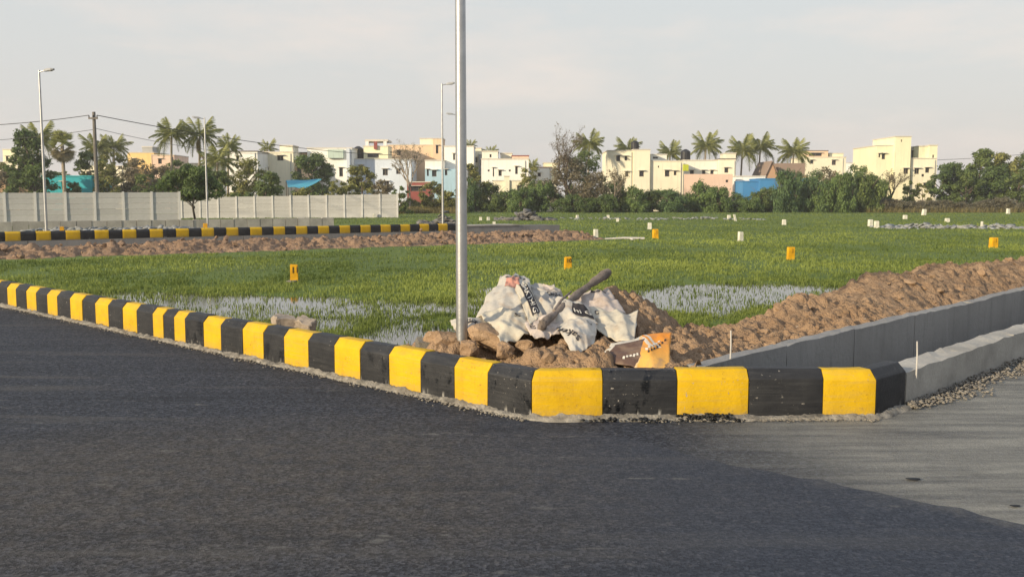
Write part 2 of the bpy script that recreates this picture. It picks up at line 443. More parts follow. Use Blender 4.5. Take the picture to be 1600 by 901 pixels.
M['clod'] = soilmat("clod_soil", (0.31, 0.208, 0.13), (0.40, 0.28, 0.18), (0.235, 0.155, 0.096), 0.22, 0.6)
M['clod_red'] = soilmat("clod_reddish", (0.25, 0.168, 0.115), (0.32, 0.225, 0.158), (0.18, 0.118, 0.08), 0.22, 0.6)
def fieldmat():
    m, t, b = newmat("wet_field_mud"); oc = objcoord(t)
    n1 = noise(t, oc, 0.12, 5, 0.6); n2 = noise(t, mapping(t, oc, (0.4, 1.6, 1)), 0.9, 5, 0.65)
    c = mixc(t, rng(t, n1, 0.3, 0.7), (0.080, 0.120, 0.030), (0.130, 0.175, 0.042))
    c = mixc(t, rng(t, n2, 0.5, 0.75, 0, 0.5), c, (0.045, 0.050, 0.022))
    t.links.new(c, b.inputs["Base Color"]); b.inputs["Roughness"].default_value = 0.9
    b.inputs["Specular IOR Level"].default_value = 0.15
    bump(t, b, n2, 0.5, 0.05)
    return m
M['field'] = fieldmat()
def watermat():
    m, t, b = newmat("still_water"); oc = objcoord(t)
    b.inputs["Base Color"].default_value = (0.045, 0.042, 0.03, 1)
    b.inputs["Roughness"].default_value = 0.06; b.inputs["IOR"].default_value = 1.36
    b.inputs["Specular IOR Level"].default_value = 0.8
    bump(t, b, noise(t, oc, 5, 2), 0.02, 0.02)
    return m
M['water'] = watermat()
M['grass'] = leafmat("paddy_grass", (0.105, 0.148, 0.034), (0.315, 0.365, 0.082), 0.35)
M['leaf_dark'] = leafmat("dark_leaves", (0.045, 0.078, 0.026), (0.19, 0.265, 0.080))
M['leaf_mid'] = leafmat("mid_leaves", (0.055, 0.088, 0.028), (0.25, 0.315, 0.095))
M['leaf_yel'] = leafmat("yellowish_leaves", (0.10, 0.115, 0.030), (0.40, 0.39, 0.13))
M['leaf_thorn'] = leafmat("thicket_leaves", (0.050, 0.092, 0.030), (0.25, 0.345, 0.105))
M['leaf_thorn2'] = leafmat("bluish_thicket_leaves", (0.040, 0.078, 0.034), (0.20, 0.30, 0.115))
M['leaf_dry'] = leafmat("dry_twigs", (0.11, 0.092, 0.056), (0.33, 0.285, 0.175))
M['leaf_dry2'] = leafmat("grey_olive_scrub", (0.11, 0.10, 0.066), (0.28, 0.26, 0.17))
M['palm'] = leafmat("palm_leaf", (0.075, 0.095, 0.030), (0.38, 0.39, 0.135))
M['palm_dry'] = leafmat("dead_palm_leaf", (0.16, 0.10, 0.03), (0.42, 0.28, 0.09))
M['drygrass'] = leafmat("dry_grass", (0.10, 0.085, 0.03), (0.30, 0.25, 0.10), 0.3)

# ------------------------------------------------------------------ the setting: ground, roads
tag(obj("ground", mkmesh("ground", [(-2500, -800, -0.62), (2500, -800, -0.62), (2500, 3500, -0.62), (-2500, 3500, -0.62)], [(0, 1, 2, 3)],
    plain("dry_earth", (0.13, 0.12, 0.06), 0.95, 0.4, 0.05, 1.0))), kind="structure")

kl_far = KL0 + DL * 45
j_back = KL0 - DL * 60                                  # seam between main road and side road
rs = random.Random(5)
seam = [KL0 - DL * q + NL * (rs.gauss(0, .02) + .03 * math.sin(q * 3.1)) for q in np.arange(0.15, 7, 0.10)]
v = [kl_far + NL * 0.02, KL0 + NL * 0.02] + seam + [j_back, j_back - NL * 40, kl_far - NL * 40]
tag(obj("main_road", mkmesh("main_road", [(p[0], p[1], 0.0) for p in v], [tuple(range(len(v)))], M['asphalt'])), kind="structure")
far_w = KE + DW * 70
sdv = [KL0 + NL * 0.03, KC + np.array((0, 0.03, 0)), KE, far_w, far_w - NW * 25, j_back - NL * 0.4, KL0 - NL * 0.4]
tag(obj("side_road", mkmesh("side_road", [(p[0], p[1], -0.004) for p in sdv], [tuple(range(7))], M['side_asphalt'])), kind="structure")

# ------------------------------------------------------------------ soil heights behind the kerb
def st(x, y):                                          # along the drain wall, away from it
    dx = x - W0[0]; dy = y - W0[1]
    return dx * DW[0] + dy * DW[1], dx * NW[0] + dy * NW[1]
FIELD_Z = -0.45
BL = [  # mound lobes: px, py, depth, radius x, radius y
    (962, 452, 8.55, 0.62, 0.95), (880, 470, 8.3, 0.85, 1.05), (815, 486, 8.1, 0.75, 0.95), (745, 512, 7.75, 0.55, 0.7),
    (1010, 500, 7.9, 0.75, 1.0), (700, 532, 7.45, 0.36, 0.42)]
BLW = [(PD(a, b, c), rx, ry) for a, b, c, rx, ry in BL]
def soil_base(x, y):
    u, t = st(x, y)
    crest = 0.40 + 0.13 * np.clip((u - 2.2) / 3.0, 0, 1) + 0.12 * (fbm(u * 0.55, t * 0 + 3.3, 3, 4) - 0.5) * 2
    width = 2.2 + 0.8 * (fbm(u * 0.35, t * 0 + 8.3, 2, 14) - 0.5)
    rise = np.clip((t - 0.1) / 0.8, 0, 1); fall = np.clip((t - 1.15) / (width - 1.15), 0, 1)
    sm = lambda q: q * q * (3 - 2 * q)
    bank = 0.29 + (crest - 0.29) * sm(rise) - (crest + 0.60) * sm(fall)
    bank = np.where(u < -0.6, np.minimum(bank, 0.30 - (-(u + 0.6)) * 0.55), bank)
    h = np.maximum(bank, -0.75)
    for c, rx, ry in BLW:
        q = np.sqrt(((x - c[0]) / rx) ** 2 + ((y - c[1]) / ry) ** 2)
        h = np.maximum(h, c[2] + 0.05 - 0.42 * q ** 1.6)
    # shoulder behind the left kerb and the chamfer
    tl = (x - KL0[0]) * NL[0] + (y - KL0[1]) * NL[1]
    h = np.maximum(h, 0.25 - np.clip(tl - 0.35, 0, 9) * 0.8)
    ch = y - KL0[1]
    h = np.where((x > KL0[0] - 0.3) & (u < 1.2), np.maximum(h, 0.27 - np.clip(ch - 1.0, 0, 9) * 0.7), h)
    return h
def soil_h(x, y):
    h = soil_base(x, y)
    n = 0.16 * (fbm(x * 1.9, y * 1.9, 4, 3) - 0.5)
    wx = x + 0.10 * (fbm(x * 5, y * 5, 2, 91) - 0.5); wy = y + 0.10 * (fbm(x * 5, y * 5, 2, 92) - 0.5)
    fade = np.clip(fbm(x * 1.1, y * 1.1, 2, 93) * 2.4 - 0.7, 0.12, 1)
    n = n + 0.10 * bumps(wx * 2.6, wy * 2.6, 21) * fade + 0.075 * bumps(wx * 6.2 + 3, wy * 6.2, 31) * fade + 0.05 * bumps(wx * 15.0, wy * 15.0, 41)
    n = n + 0.09 * np.abs(fbm(x * 7, y * 7, 3, 55) - 0.5) * 2 + 0.05 * (fbm(x * 22, y * 22, 2, 56) - 0.5) - 0.10
    h = h + n * np.clip((h + 0.9) / 0.9, 0.25, 1.0)
    tl = (x - KL0[0]) * NL[0] + (y - KL0[1]) * NL[1]; u, t = st(x, y)
    near = np.minimum(np.minimum(np.abs(tl), np.abs(y - KL0[1] - 0.1)), np.where(u > 0, t, 9.0))
    fl = 0.255 - 0.35 * np.clip(near - 0.22, 0, 9) + 0.03 * (fbm(x * 12, y * 12, 3, 57) - 0.5)
    return np.where(near < 0.55, np.maximum(h, np.where(soil_base(x, y) > 0.05, fl, -9)), h)
def soil_grid(name, u0, u1, t0, t1, du, dt, label, inside):
    us = np.arange(u0, u1 + du / 2, du); ts = np.arange(t0, t1 + dt / 2, dt)
    U, T = np.meshgrid(us, ts, indexing='ij')
    X = W0[0] + U * DW[0] + T * NW[0]; Y = W0[1] + U * DW[1] + T * NW[1]
    Z = soil_h(X, Y)
    keep = inside(X, Y, U, T) & (Z > -0.75)
    n, k = U.shape
    idx = np.arange(n * k).reshape(n, k)
    cell = keep[:-1, :-1] & keep[1:, :-1] & keep[:-1, 1:] & keep[1:, 1:]
    f = np.stack([idx[:-1, :-1][cell], idx[1:, :-1][cell], idx[1:, 1:][cell], idx[:-1, 1:][cell]], 1)
    v = np.stack([X.ravel(), Y.ravel(), Z.ravel()], 1)
    used = np.unique(f); remap = -np.ones(n * k, dtype=np.int64); remap[used] = np.arange(len(used))
    o = obj(name, mkmesh(name, v[used], remap[f], M['soil'], False))
    return tag(o, label, None, None, "structure")
def in_corner(X, Y, U, T):
    tl = (X - KL0[0]) * NL[0] + (Y - KL0[1]) * NL[1]
    return (tl > 0.09) & (Y > KL0[1] + 0.09) & (T > 0.03)
mound = soil_grid("soil_mound", -3.4, 4.2, 0.05, 4.6, 0.02, 0.02, "heap of freshly dug brown soil behind the kerb corner", in_corner)
bank = soil_grid("soil_bank", 4.2, 34, 0.05, 3.8, 0.04, 0.035, "long bank of dug brown soil along the drain wall", in_corner)
# left shoulder strip behind the kerb
ss = np.arange(1.2, 45, 0.12); tt = np.arange(0.15, 1.9, 0.12)
S, T = np.meshgrid(ss, tt, indexing='ij')
X = KL0[0] + DL[0] * S + NL[0] * T; Y = KL0[1] + DL[1] * S + NL[1] * T
Z = 0.20 - np.clip(T - 0.45, 0, 9) * 0.75 + 0.10 * (fbm(X * 2, Y * 2, 3, 9) - 0.5) + 0.05 * bumps(X * 4, Y * 4, 8) - 0.05
idx = np.arange(S.size).reshape(S.shape)
f = np.stack([idx[:-1, :-1].ravel(), idx[1:, :-1].ravel(), idx[1:, 1:].ravel(), idx[:-1, 1:].ravel()], 1)
tag(obj("soil_shoulder", mkmesh("soil_shoulder", np.stack([X.ravel(), Y.ravel(), Z.ravel()], 1), f, M['soil'], True)), kind="structure")

# clods as parts of the heap and the bank
CLOD = [mkmesh("clod", *lump(100 + i, 2, 0.42, 0.8), M['clod'], False) for i in range(6)]
def big_lump(seed):
    v_, f_ = lump(seed, 3, 0.0, 0.85); v_ = np.array(v_)
    k = fbm(v_[:, 0] * 2.2 + v_[:, 2] * 1.3 + seed, v_[:, 1] * 2.2 - v_[:, 2] * 1.7, 3, seed) - .5
    k2 = fbm(v_[:, 0] * 7 + v_[:, 2] * 5, v_[:, 1] * 7 - v_[:, 2] * 4 + seed, 3, seed + 2) - .5
    return v_ * (1 + 0.55 * k + 0.22 * k2)[:, None], f_
BIGC = [mkmesh("clod", *big_lump(500 + i), M['clod'], False) for i in range(4)]
def clod(parent, px, py, r, name="clod"):
    z = float(soil_h(np.array([px]), np.array([py]))[0])
    c = obj(name, CLOD[random.randrange(6)], parent, (px, py, z + r * 0.15), (random.uniform(-.5, .5), random.uniform(-.5, .5), random.uniform(0, 6.3)),
            (r * random.uniform(.8, 1.25), r * random.uniform(.8, 1.25), r * random.uniform(.7, 1.0)))
    return c
n = 0
while n < 190:
    a = random.uniform(-2.2, 4.0); b = random.uniform(0.2, 2.2)
    x = W0[0] + a * DW[0] + b * NW[0]; y = W0[1] + a * DW[1] + b * NW[1]
    if not bool(in_corner(np.array([x]), np.array([y]), a, b)): continue
    if y < KL0[1] + 0.3: continue
    if float(soil_base(np.array([x]), np.array([y]))[0]) < -0.2: continue
    clod(mound, x, y, 0.018 + 0.06 * random.random() ** 3.2); n += 1
for (ax, ay, d, r) in ((697, 532, 7.55, 0.20), (762, 522, 7.35, 0.165), (822, 540, 7.1, 0.09), (790, 548, 7.05, 0.085), (862, 552, 7.0, 0.07), (940, 545, 7.1, 0.08), (735, 545, 7.25, 0.10),
                       (1215, 478, 9.6, 0.07), (1335, 486, 10.4, 0.10)):
    p = PD(ax, ay, d)
    c = obj("clod", BIGC[random.randrange(4)], mound, p, (random.uniform(-.4, .4), random.uniform(-.4, .4), random.uniform(0, 6)), (r * 1.15, r, r * 0.95))
n = 0
while n < 190:
    a = 4.2 + 22 * random.random() ** 1.6; b = random.uniform(0.25, 2.0)
    x = W0[0] + a * DW[0] + b * NW[0]; y = W0[1] + a * DW[1] + b * NW[1]
    clod(bank, x, y, 0.025 + 0.075 * random.random() ** 3.0); n += 1

# ------------------------------------------------------------------ far road line
FK = [P(-160, 381), P(0, 377.5), P(350, 371), P(713, 360.5)]
fk_dir = FK[3] - FK[1]; fk_len = np.linalg.norm(fk_dir); fk_dir /= fk_len
fk_n = np.array((-fk_dir[1], fk_dir[0], 0))            # away from camera
FK0 = FK[1]
def far_st(x, y):
    dx = x - FK0[0]; dy = y - FK0[1]
    return dx * fk_dir[0] + dy * fk_dir[1], dx * fk_n[0] + dy * fk_n[1]
fe = P(905, 352, 0.18); FE = far_st(fe[0], fe[1])[0]    # end of the far drain
# ------------------------------------------------------------------ field, water and grass
PUD = []
for cx, cy, rx, ry, s in ((325, 485, 190, 21, 0.97), (600, 483, 150, 12, 0.85), (645, 532, 95, 16, 0.9), (768, 474, 45, 22, 0.7),
                          (1215, 459, 210, 13, 0.95), (1075, 474, 95, 17, 0.97), (540, 505, 130, 12, 0.55), (180, 464, 120, 7, 0.85)):
    c = P(cx, cy, FIELD_Z); r1 = P(cx, cy + ry, FIELD_Z)[1]; r0 = P(cx, cy - ry, FIELD_Z)[1]
    PUD.append((c[0], (r0 + r1) / 2, rx * c[1] / F, (r0 - r1) / 2, s))
def puddle(x, y):
    m = np.zeros_like(x)
    w = 0.38 * (fbm(x * 0.9, y * 0.5, 4, 71) - 0.5) * 2
    for cx, cy, rx, ry, s in PUD:
        q = np.sqrt(((x - cx) / rx) ** 2 + ((y - cy) / ry) ** 2) + w
        m = np.maximum(m, s * np.clip((1.25 - q) / 0.35, 0, 1))
    return m
gx = np.concatenate([np.arange(-45, 45, 0.35), ]); gy = np.concatenate([np.arange(6, 34, 0.3), np.arange(34, 130, 2.0)])
X, Y = np.meshgrid(gx, gy, indexing='ij')
# widen with distance so the sheet covers the view
XS = X * (1 + np.clip(Y - 34, 0, 200) / 45.0)
Z = -0.435 + 0.035 * (fbm(XS * 0.8, Y * 0.8, 4, 2) - 0.5) - 0.13 * puddle(XS, Y)
tl = (XS - KL0[0]) * NL[0] + (Y - KL0[1]) * NL[1]; u_, t_ = st(XS, Y)
Z = np.where((tl < 0.5) | ((t_ < 0.3) & (u_ > -2)), -0.60, Z)
idx = np.arange(X.size).reshape(X.shape)
f = np.stack([idx[:-1, :-1].ravel(), idx[1:, :-1].ravel(), idx[1:, 1:].ravel(), idx[:-1, 1:].ravel()], 1)
tag(obj("field", mkmesh("field", np.stack([XS.ravel(), Y.ravel(), Z.ravel()], 1), f, M['field'], True)), kind="structure")
wv = [KL0 + NL * 0.6 + DL * 30, KL0 + NL * 0.6 - DL * 0.5, W0 + NW * 0.4 + DW * 1.5, W0 + NW * 0.4 + DW * 22, np.array((-12.0, 27.0, 0))]
tag(obj("water", mkmesh("water", [(p[0], p[1], FIELD_Z) for p in wv], [tuple(range(5))], M['water'])), kind="structure")

def grass_blades(n, dmin, dmax, power):
    q = RNG.random(n); e = 1 - power
    d = (dmin ** e + q * (dmax ** e - dmin ** e)) ** (1 / e)
    th = RNG.uniform(-0.66, 0.66, n)
    x = d * th; y = d
    # clumping
    k = RNG.random(n)
    clump = fbm(x * 3.2, y * 3.2, 3, 77)
    big = fbm(x * 0.22, y * 0.22, 3, 78)
    pd = puddle(x, y)
    dens = np.clip(0.30 + 1.9 * (clump - 0.36), 0.04, 1) * (1 - 0.91 * pd)
    thin = fbm(x * 0.75, y * 0.38, 3, 79)
    dens = dens * np.where(y < 40, np.clip(0.25 + 3.2 * (thin - 0.34), 0.22, 1), np.clip(0.5 + 2 * (thin - .35), .45, 1))
    u, t = st(x, y)
    tl = (x - KL0[0]) * NL[0] + (y - KL0[1]) * NL[1]
    fs, ft = far_st(x, y)
    ok = (k < dens) & (tl > 1.0) & ((t > 1.2) | (u < -2)) & (soil_base(x, y) < -0.38)
    edge = -4.2 + 0.8 * (fbm(fs * 0.4, ft * 0, 2, 5) - 0.5)
    inroad = (ft > edge) & (fs < FE + 1.8) & (ft < 26 + fs * 0.0)
    ok &= ~inroad
    return x[ok], y[ok], d[ok], big[ok], clump[ok], pd[ok]
def blade_mesh(name, x, y, d, big, clump, pd, hmin, hmax, mat, z0=None, tint=0.0):
    n = len(x)
    z = np.full(n, -0.46) if z0 is None else z0
    fs, ft = far_st(x, y)
    hh = (hmin + (hmax - hmin) * RNG.random(n) ** 1.4) * (0.45 + 0.9 * clump + 0.35 * (big - .5)) * (1 - 0.35 * pd)
    w = np.maximum(0.005, d * 0.00045) * RNG.uniform(0.7, 1.3, n)
    a = RNG.uniform(0, 2 * np.pi, n); bend = np.where(RNG.random(n) < 0.18, 0.75, 0.25); lx = RNG.normal(0, 1, n) * hh * bend; ly = RNG.normal(0, 1, n) * hh * bend
    # blades turn their width roughly across; random yaw
    wx = np.cos(a) * w; wy = np.sin(a) * w
    z3 = np.zeros(n)
    b0 = np.stack([x - wx, y - wy, z], 1); b1 = np.stack([x + wx, y + wy, z], 1)
    m0 = np.stack([x + lx * .4 - wx * .75, y + ly * .4 - wy * .75, z + hh * .6], 1); m1 = np.stack([x + lx * .4 + wx * .75, y + ly * .4 + wy * .75, z + hh * .6], 1)
    tp = np.stack([x + lx, y + ly, z + hh], 1)
    V = np.stack([b0, b1, m0, m1, tp], 1).reshape(-1, 3)
    i = np.arange(n) * 5
    Fq = np.concatenate([np.stack([i, i + 1, i + 3], 1), np.stack([i, i + 3, i + 2], 1), np.stack([i + 2, i + 3, i + 4], 1)])
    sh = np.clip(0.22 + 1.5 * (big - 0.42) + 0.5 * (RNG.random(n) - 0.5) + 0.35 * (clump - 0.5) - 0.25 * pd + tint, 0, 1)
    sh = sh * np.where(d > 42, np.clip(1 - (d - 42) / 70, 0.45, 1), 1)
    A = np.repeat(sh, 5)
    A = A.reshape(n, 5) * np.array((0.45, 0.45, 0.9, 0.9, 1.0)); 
    return mkmesh(name, V, Fq, mat, False, A.ravel())
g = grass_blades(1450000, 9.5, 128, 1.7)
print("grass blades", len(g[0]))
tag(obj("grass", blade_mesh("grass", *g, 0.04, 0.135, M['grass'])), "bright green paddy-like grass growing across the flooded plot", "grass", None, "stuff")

# ------------------------------------------------------------------ near kerb
def kerb_stone(p0, p1, n0, n1, mat, parent, h=0.33, w=0.16, bev=0.055, drop=0.062, z0=-0.03, gap=0.002, jit=0.004):
    d = (p1 - p0); L = np.linalg.norm(d); d = d / L
    a0 = p0 + d * gap; a1 = p1 - d * gap
    hj = h + random.uniform(-jit, jit); off = random.uniform(-jit, jit)
    prof = [(0, z0), (0, hj - drop), (bev, hj), (w - 0.012, hj), (w, hj - 0.012), (w, z0)]
    K = 5; vs = []
    for k in range(K + 1):
        q = k / K; c = a0 + (a1 - a0) * q; nn = n0 * (1 - q) + n1 * q
        for (o_, zz) in prof:
            j = 0.0016
            vs.append(tuple(c + nn * (o_ + off) + np.array((random.gauss(0, j) * .4, random.gauss(0, j) * .4, zz + random.gauss(0, j)))))
    m = len(prof); fs = []
    for k in range(K):
        for i in range(m):
            fs.append((k * m + i, k * m + (i + 1) % m, (k + 1) * m + (i + 1) % m, (k + 1) * m + i))
    fs.append(tuple(range(m))[::-1]); fs.append(tuple(K * m + i for i in range(m)))
    bm = bmesh.new()
    base = np.array(root_loc(parent)); org = (p0 + p1) / 2; org[2] = 0
    for q in vs: bm.verts.new(Vector(q) - Vector(org))
    bm.verts.ensure_lookup_table()
    for q in fs: bm.faces.new([bm.verts[i] for i in q])
    bmesh.ops.recalc_face_normals(bm, faces=bm.faces)
    sharp = [e_ for e_ in bm.edges if len(e_.link_faces) == 2 and e_.calc_face_angle(0) > 0.45]
    bmesh.ops.bevel(bm, geom=sharp, offset=0.007, segments=2, affect='EDGES', profile=0.6)
    me = bpy.data.meshes.new("kerb_stone"); bm.to_mesh(me); bm.free()
    me.materials.append(mat)
    o = obj("kerb_stone", me, parent, org - base)
    smooth_by_angle(o, 35)
    return o
kerb = thing("road_kerb", "near kerb of yellow and black painted stones bending round the road corner", "kerb", KL0)
line = lambda x: P(x, 655 + (x - 830) * (655 - 481) / (830 - 19))
lx = [-560, -430, -325, -240, -175, -120, -75, -40, -14, 12]
bx = [12, 26, 42.5, 57.5, 75, 90.5, 111, 129.5, 149.5, 170, 192.5, 214.5, 240, 256, 272.5, 290, 319, 346, 380, 412, 444, 482, 523, 563, 608, 657, 710, 762, 830]
pts = [line(x_) for x_ in bx]
stp = pts[0] - pts[1]
pre = []
p = pts[0].copy()
for k in range(40):
    p = p + DL * 0.355; pre.append(p.copy())
pts = pre[::-1] + pts
mit0 = NL + np.array((0, 1.0, 0)); mit0 = mit0 / (1 + NL[1])      # mitre at the bend
NCH = np.array((-(KC - KL0)[1], (KC - KL0)[0], 0)); NCH /= np.linalg.norm(NCH)
for k in range(len(pts) - 1):
    yellow = ((len(pts) - 2 - k) % 2) == 1
    last = k == len(pts) - 2
    kerb_stone(pts[k], pts[k + 1], NL, mit0 if last else NL, M['yellow'] if yellow else (M['blackwet'] if k >= len(pts) - 4 else M['black']), kerb)
cb = [830, 941, 1057, 1168, 1285, 1368]
cpts = [KL0 + (KC - KL0) * ((x_ - 830) / (1368 - 830)) for x_ in cb]
mitE = NCH + NW; mitE = mitE / (1 + float(np.dot(NCH, NW)))
for k in range(5):
    kerb_stone(cpts[k], cpts[k + 1], mit0 if k == 0 else NCH, mitE if k == 4 else NCH, M['yellow'] if k % 2 == 0 else (M['blackwet'] if k == 1 else M['black']), kerb)
kerb_stone(KC, KE, mitE, NW, M['black'], kerb)

# mortar fillet along the kerb foot, a part of the kerb
def fillet(path, nrm, name, parent, mat, wid=0.075, seed=1, hgt=0.035):
    L = [0]
    for i in range(1, len(path)): L.append(L[-1] + np.linalg.norm(path[i] - path[i - 1]))
    n = int(L[-1] / 0.022); ss = np.linspace(0, L[-1], n)
    pos = np.stack([np.interp(ss, L, [p_[c] for p_ in path]) for c in range(2)], 1)
    nn = np.stack([np.interp(ss, L, [q[c] for q in nrm]) for c in range(2)], 1)
    rows = []
    prof = [(0.02, 1.0), (-0.1, 1.0), (-0.35, 0.75), (-0.6, 0.55), (-0.85, 0.3), (-1.0, -0.3)]
    for a, hz in prof:
        ww = wid * (0.55 + 1.0 * fbm(ss * 4.5, ss * 0 + a, 3, seed))
        x_ = pos[:, 0] + nn[:, 0] * a * ww; y_ = pos[:, 1] + nn[:, 1] * a * ww
        z_ = hgt * hz * (0.4 + 1.2 * fbm(ss * 9, ss * 0 + a * 3, 3, seed + 3)) + 0.012 * (RNG.random(len(ss)) - 0.5)
        z_ = np.where(hz < 0, -0.02, z_)
        rows.append(np.stack([x_, y_, z_], 1))
    V = np.stack(rows, 1).reshape(-1, 3); m = len(prof)
    i = np.arange(n - 1)[:, None] * m + np.arange(m - 1)[None, :]
    i = i.ravel()
    return part(name, V, np.stack([i, i + 1, i + m + 1, i + m], 1), mat, parent, True)
fillet([KL0 + DL * 22, KL0 + DL * 0.01, KL0 + (KC - KL0) * 0.02, KC, KE], [NL, NL, NCH, NCH, NW], "mortar_bed", kerb, M['mortar'], 0.062, 5, 0.03)

# loose gravel along the kerb and the drain (too many to pick apart)
GR = [lump(300 + i, 1, 0.4, 0.75) for i in range(5)]
def gravel(name, pts_r, mat, label):
    V = []; Fc = []; n = 0
    for (x_, y_, z_, r) in pts_r:
        v_, f_ = GR[random.randrange(5)]
        v_ = np.array(v_); a = random.uniform(0, 6.28); c_, s_ = math.cos(a), math.sin(a)
        sc = np.array((r * random.uniform(.8, 1.4), r * random.uniform(.7, 1.1), r * random.uniform(.6, 1)))
        v_ = v_ * sc; v_ = np.stack([v_[:, 0] * c_ - v_[:, 1] * s_, v_[:, 0] * s_ + v_[:, 1] * c_, v_[:, 2]], 1) + np.array((x_, y_, z_))
        V.append(v_); Fc.append(np.array(f_) + n); n += len(v_)
    o = obj(name, mkmesh(name, np.concatenate(V), np.concatenate(Fc), mat))
    return tag(o, label, "gravel", None, "stuff")
gl = []
for k in range(1700):
    s_ = 9.5 * random.random() ** 1.2; o_ = -abs(random.gauss(0.03, 0.045))
    p = KL0 + DL * s_ + NL * o_; r = random.uniform(0.006, 0.017); gl.append((p[0], p[1], r * 0.5, r))
for k in range(4200):
    s_ = 18 * random.random() ** 1.5; o_ = -0.01 - abs(random.gauss(0.0, (0.05 + 0.035 * min(s_, 3.5)) * (0.6 + 0.8 * math.sin(s_ * 2.1) ** 2)))
    p = KE + DW * s_ + NW * o_; r = random.uniform(0.007, 0.022); gl.append((p[0], p[1], r * 0.6 + max(0, 0.04 + o_ * 0.3) * random.random(), r))
for k in range(330):
    q = random.uniform(0.3, 1.0); p = KL0 + (KC - KL0) * q - NCH * abs(random.gauss(0.05, 0.03)); r = random.uniform(0.005, 0.013); gl.append((p[0], p[1], r * 0.5, r))
gravel("gravel", gl, M['gravel'], "pale crushed gravel spilled along the foot of the kerb and drain")
tl_ = []
for k in range(170):
    q = random.choice((random.uniform(0.13, 0.40), random.uniform(0.42, 0.60), random.gauss(0.49, 0.04)))
    p = KL0 + (KC - KL0) * q - NCH * abs(random.gauss(0.045, 0.03)); r = random.uniform(0.008, 0.026); tl_.append((p[0], p[1], r * 0.5 + (0.03 * random.random() if 0.42 < q < 0.58 else 0), r))
gravel("tar_gravel", tl_, M['tarstone'], "black tar-coated stones heaped at the foot of the corner kerb")

# ------------------------------------------------------------------ drain on the right
drain = thing("roadside_drain", "open grey concrete drain running from the kerb corner along the side road", "drain", KE)
u_in = (W0 - KE); perp = float(np.dot(KE - W0, NW)); along0 = float(np.dot(KE - W0, DW))
def wall_run(name, t0, t1, u0, u1, z0, z1, mat, parent, seed, step=0.12, rough=0.008):
    n = max(2, int((u1 - u0) / step)); us = np.linspace(u0, u1, n)
    prof = [(t0, z0), (t0, z0 + (z1 - z0) * 0.5), (t0, z1), ((t0 + t1) / 2, z1), (t1, z1), (t1, z0)]
    V = []
    for i, q in enumerate(us):
        end = i in (0, n - 1)
        w1 = rough * 2.0 * (fbm(np.array([q * 1.7]), np.array([seed * 1.0]), 3, seed)[0] - 0.5) * 2
        for (t_, z_) in prof:
            top = 1 if z_ == z1 else 0
            tj = random.gauss(0, rough * .35); zj = (w1 + random.gauss(0, rough * .5)) * top
            c = W0 + DW * q + NW * (t_ + tj); V.append((c[0], c[1], z_ + zj))
    m = len(prof); fs = [(k * m + i, k * m + (i + 1) % m, (k + 1) * m + (i + 1) % m, (k + 1) * m + i) for k in range(n - 1) for i in range(m)]
    fs.append(tuple(range(m))[::-1]); fs.append(tuple((n - 1) * m + i for i in range(m)))
    return part(name, V, fs, mat, parent)
seg = [0.02, 1.25, 2.5, 3.9, 5.6, 7.5, 9.6, 12, 15, 18, 22, 28, 36]
for i in range(len(seg) - 1):
    wall_run("inner_wall", 0.0, 0.13, seg[i] + 0.004, seg[i + 1] - 0.004, -0.35, 0.33, M['drain'], drain, 3)
tin = perp + 0.21
for i in range(len(seg) - 1):
    a = along0 + (0.012 if i == 0 else seg[i])
    wall_run("outer_wall", perp + 0.004, tin, max(a, along0 + 0.012), along0 + seg[i + 1] - 0.003, -0.35, 0.255, M['concrete'], drain, 8)
c0 = W0 + DW * 0.3
wall_run("channel_floor", tin - 0.01, 0.01, 0.3, 36, -0.36, -0.12, M['drain'], drain, 5)

def rod(px, py, ptop, d, label):
    b = PD(px, py, d); t_ = PD(px + 1, ptop, d)
    mb = MB().tube([b - np.array((0, 0, 0.06)), (b + t_) / 2 + np.array((0.003, 0, 0)), t_], [0.006, 0.006, 0.005], 8)
    o = mb.build("marker_rod", M['rod'], None); smooth_by_angle(o)
    return tag(o, label, "rod", "white survey rods at the drain")
rod(1141, 560, 516, float(P(1141, 560, 0.33)[1]), "thin white rod standing on the inner drain wall")
rod(1432, 578, 533, float(P(1432, 578, 0.255)[1]), "thin white rod standing on the outer drain wall beside the black kerb end")

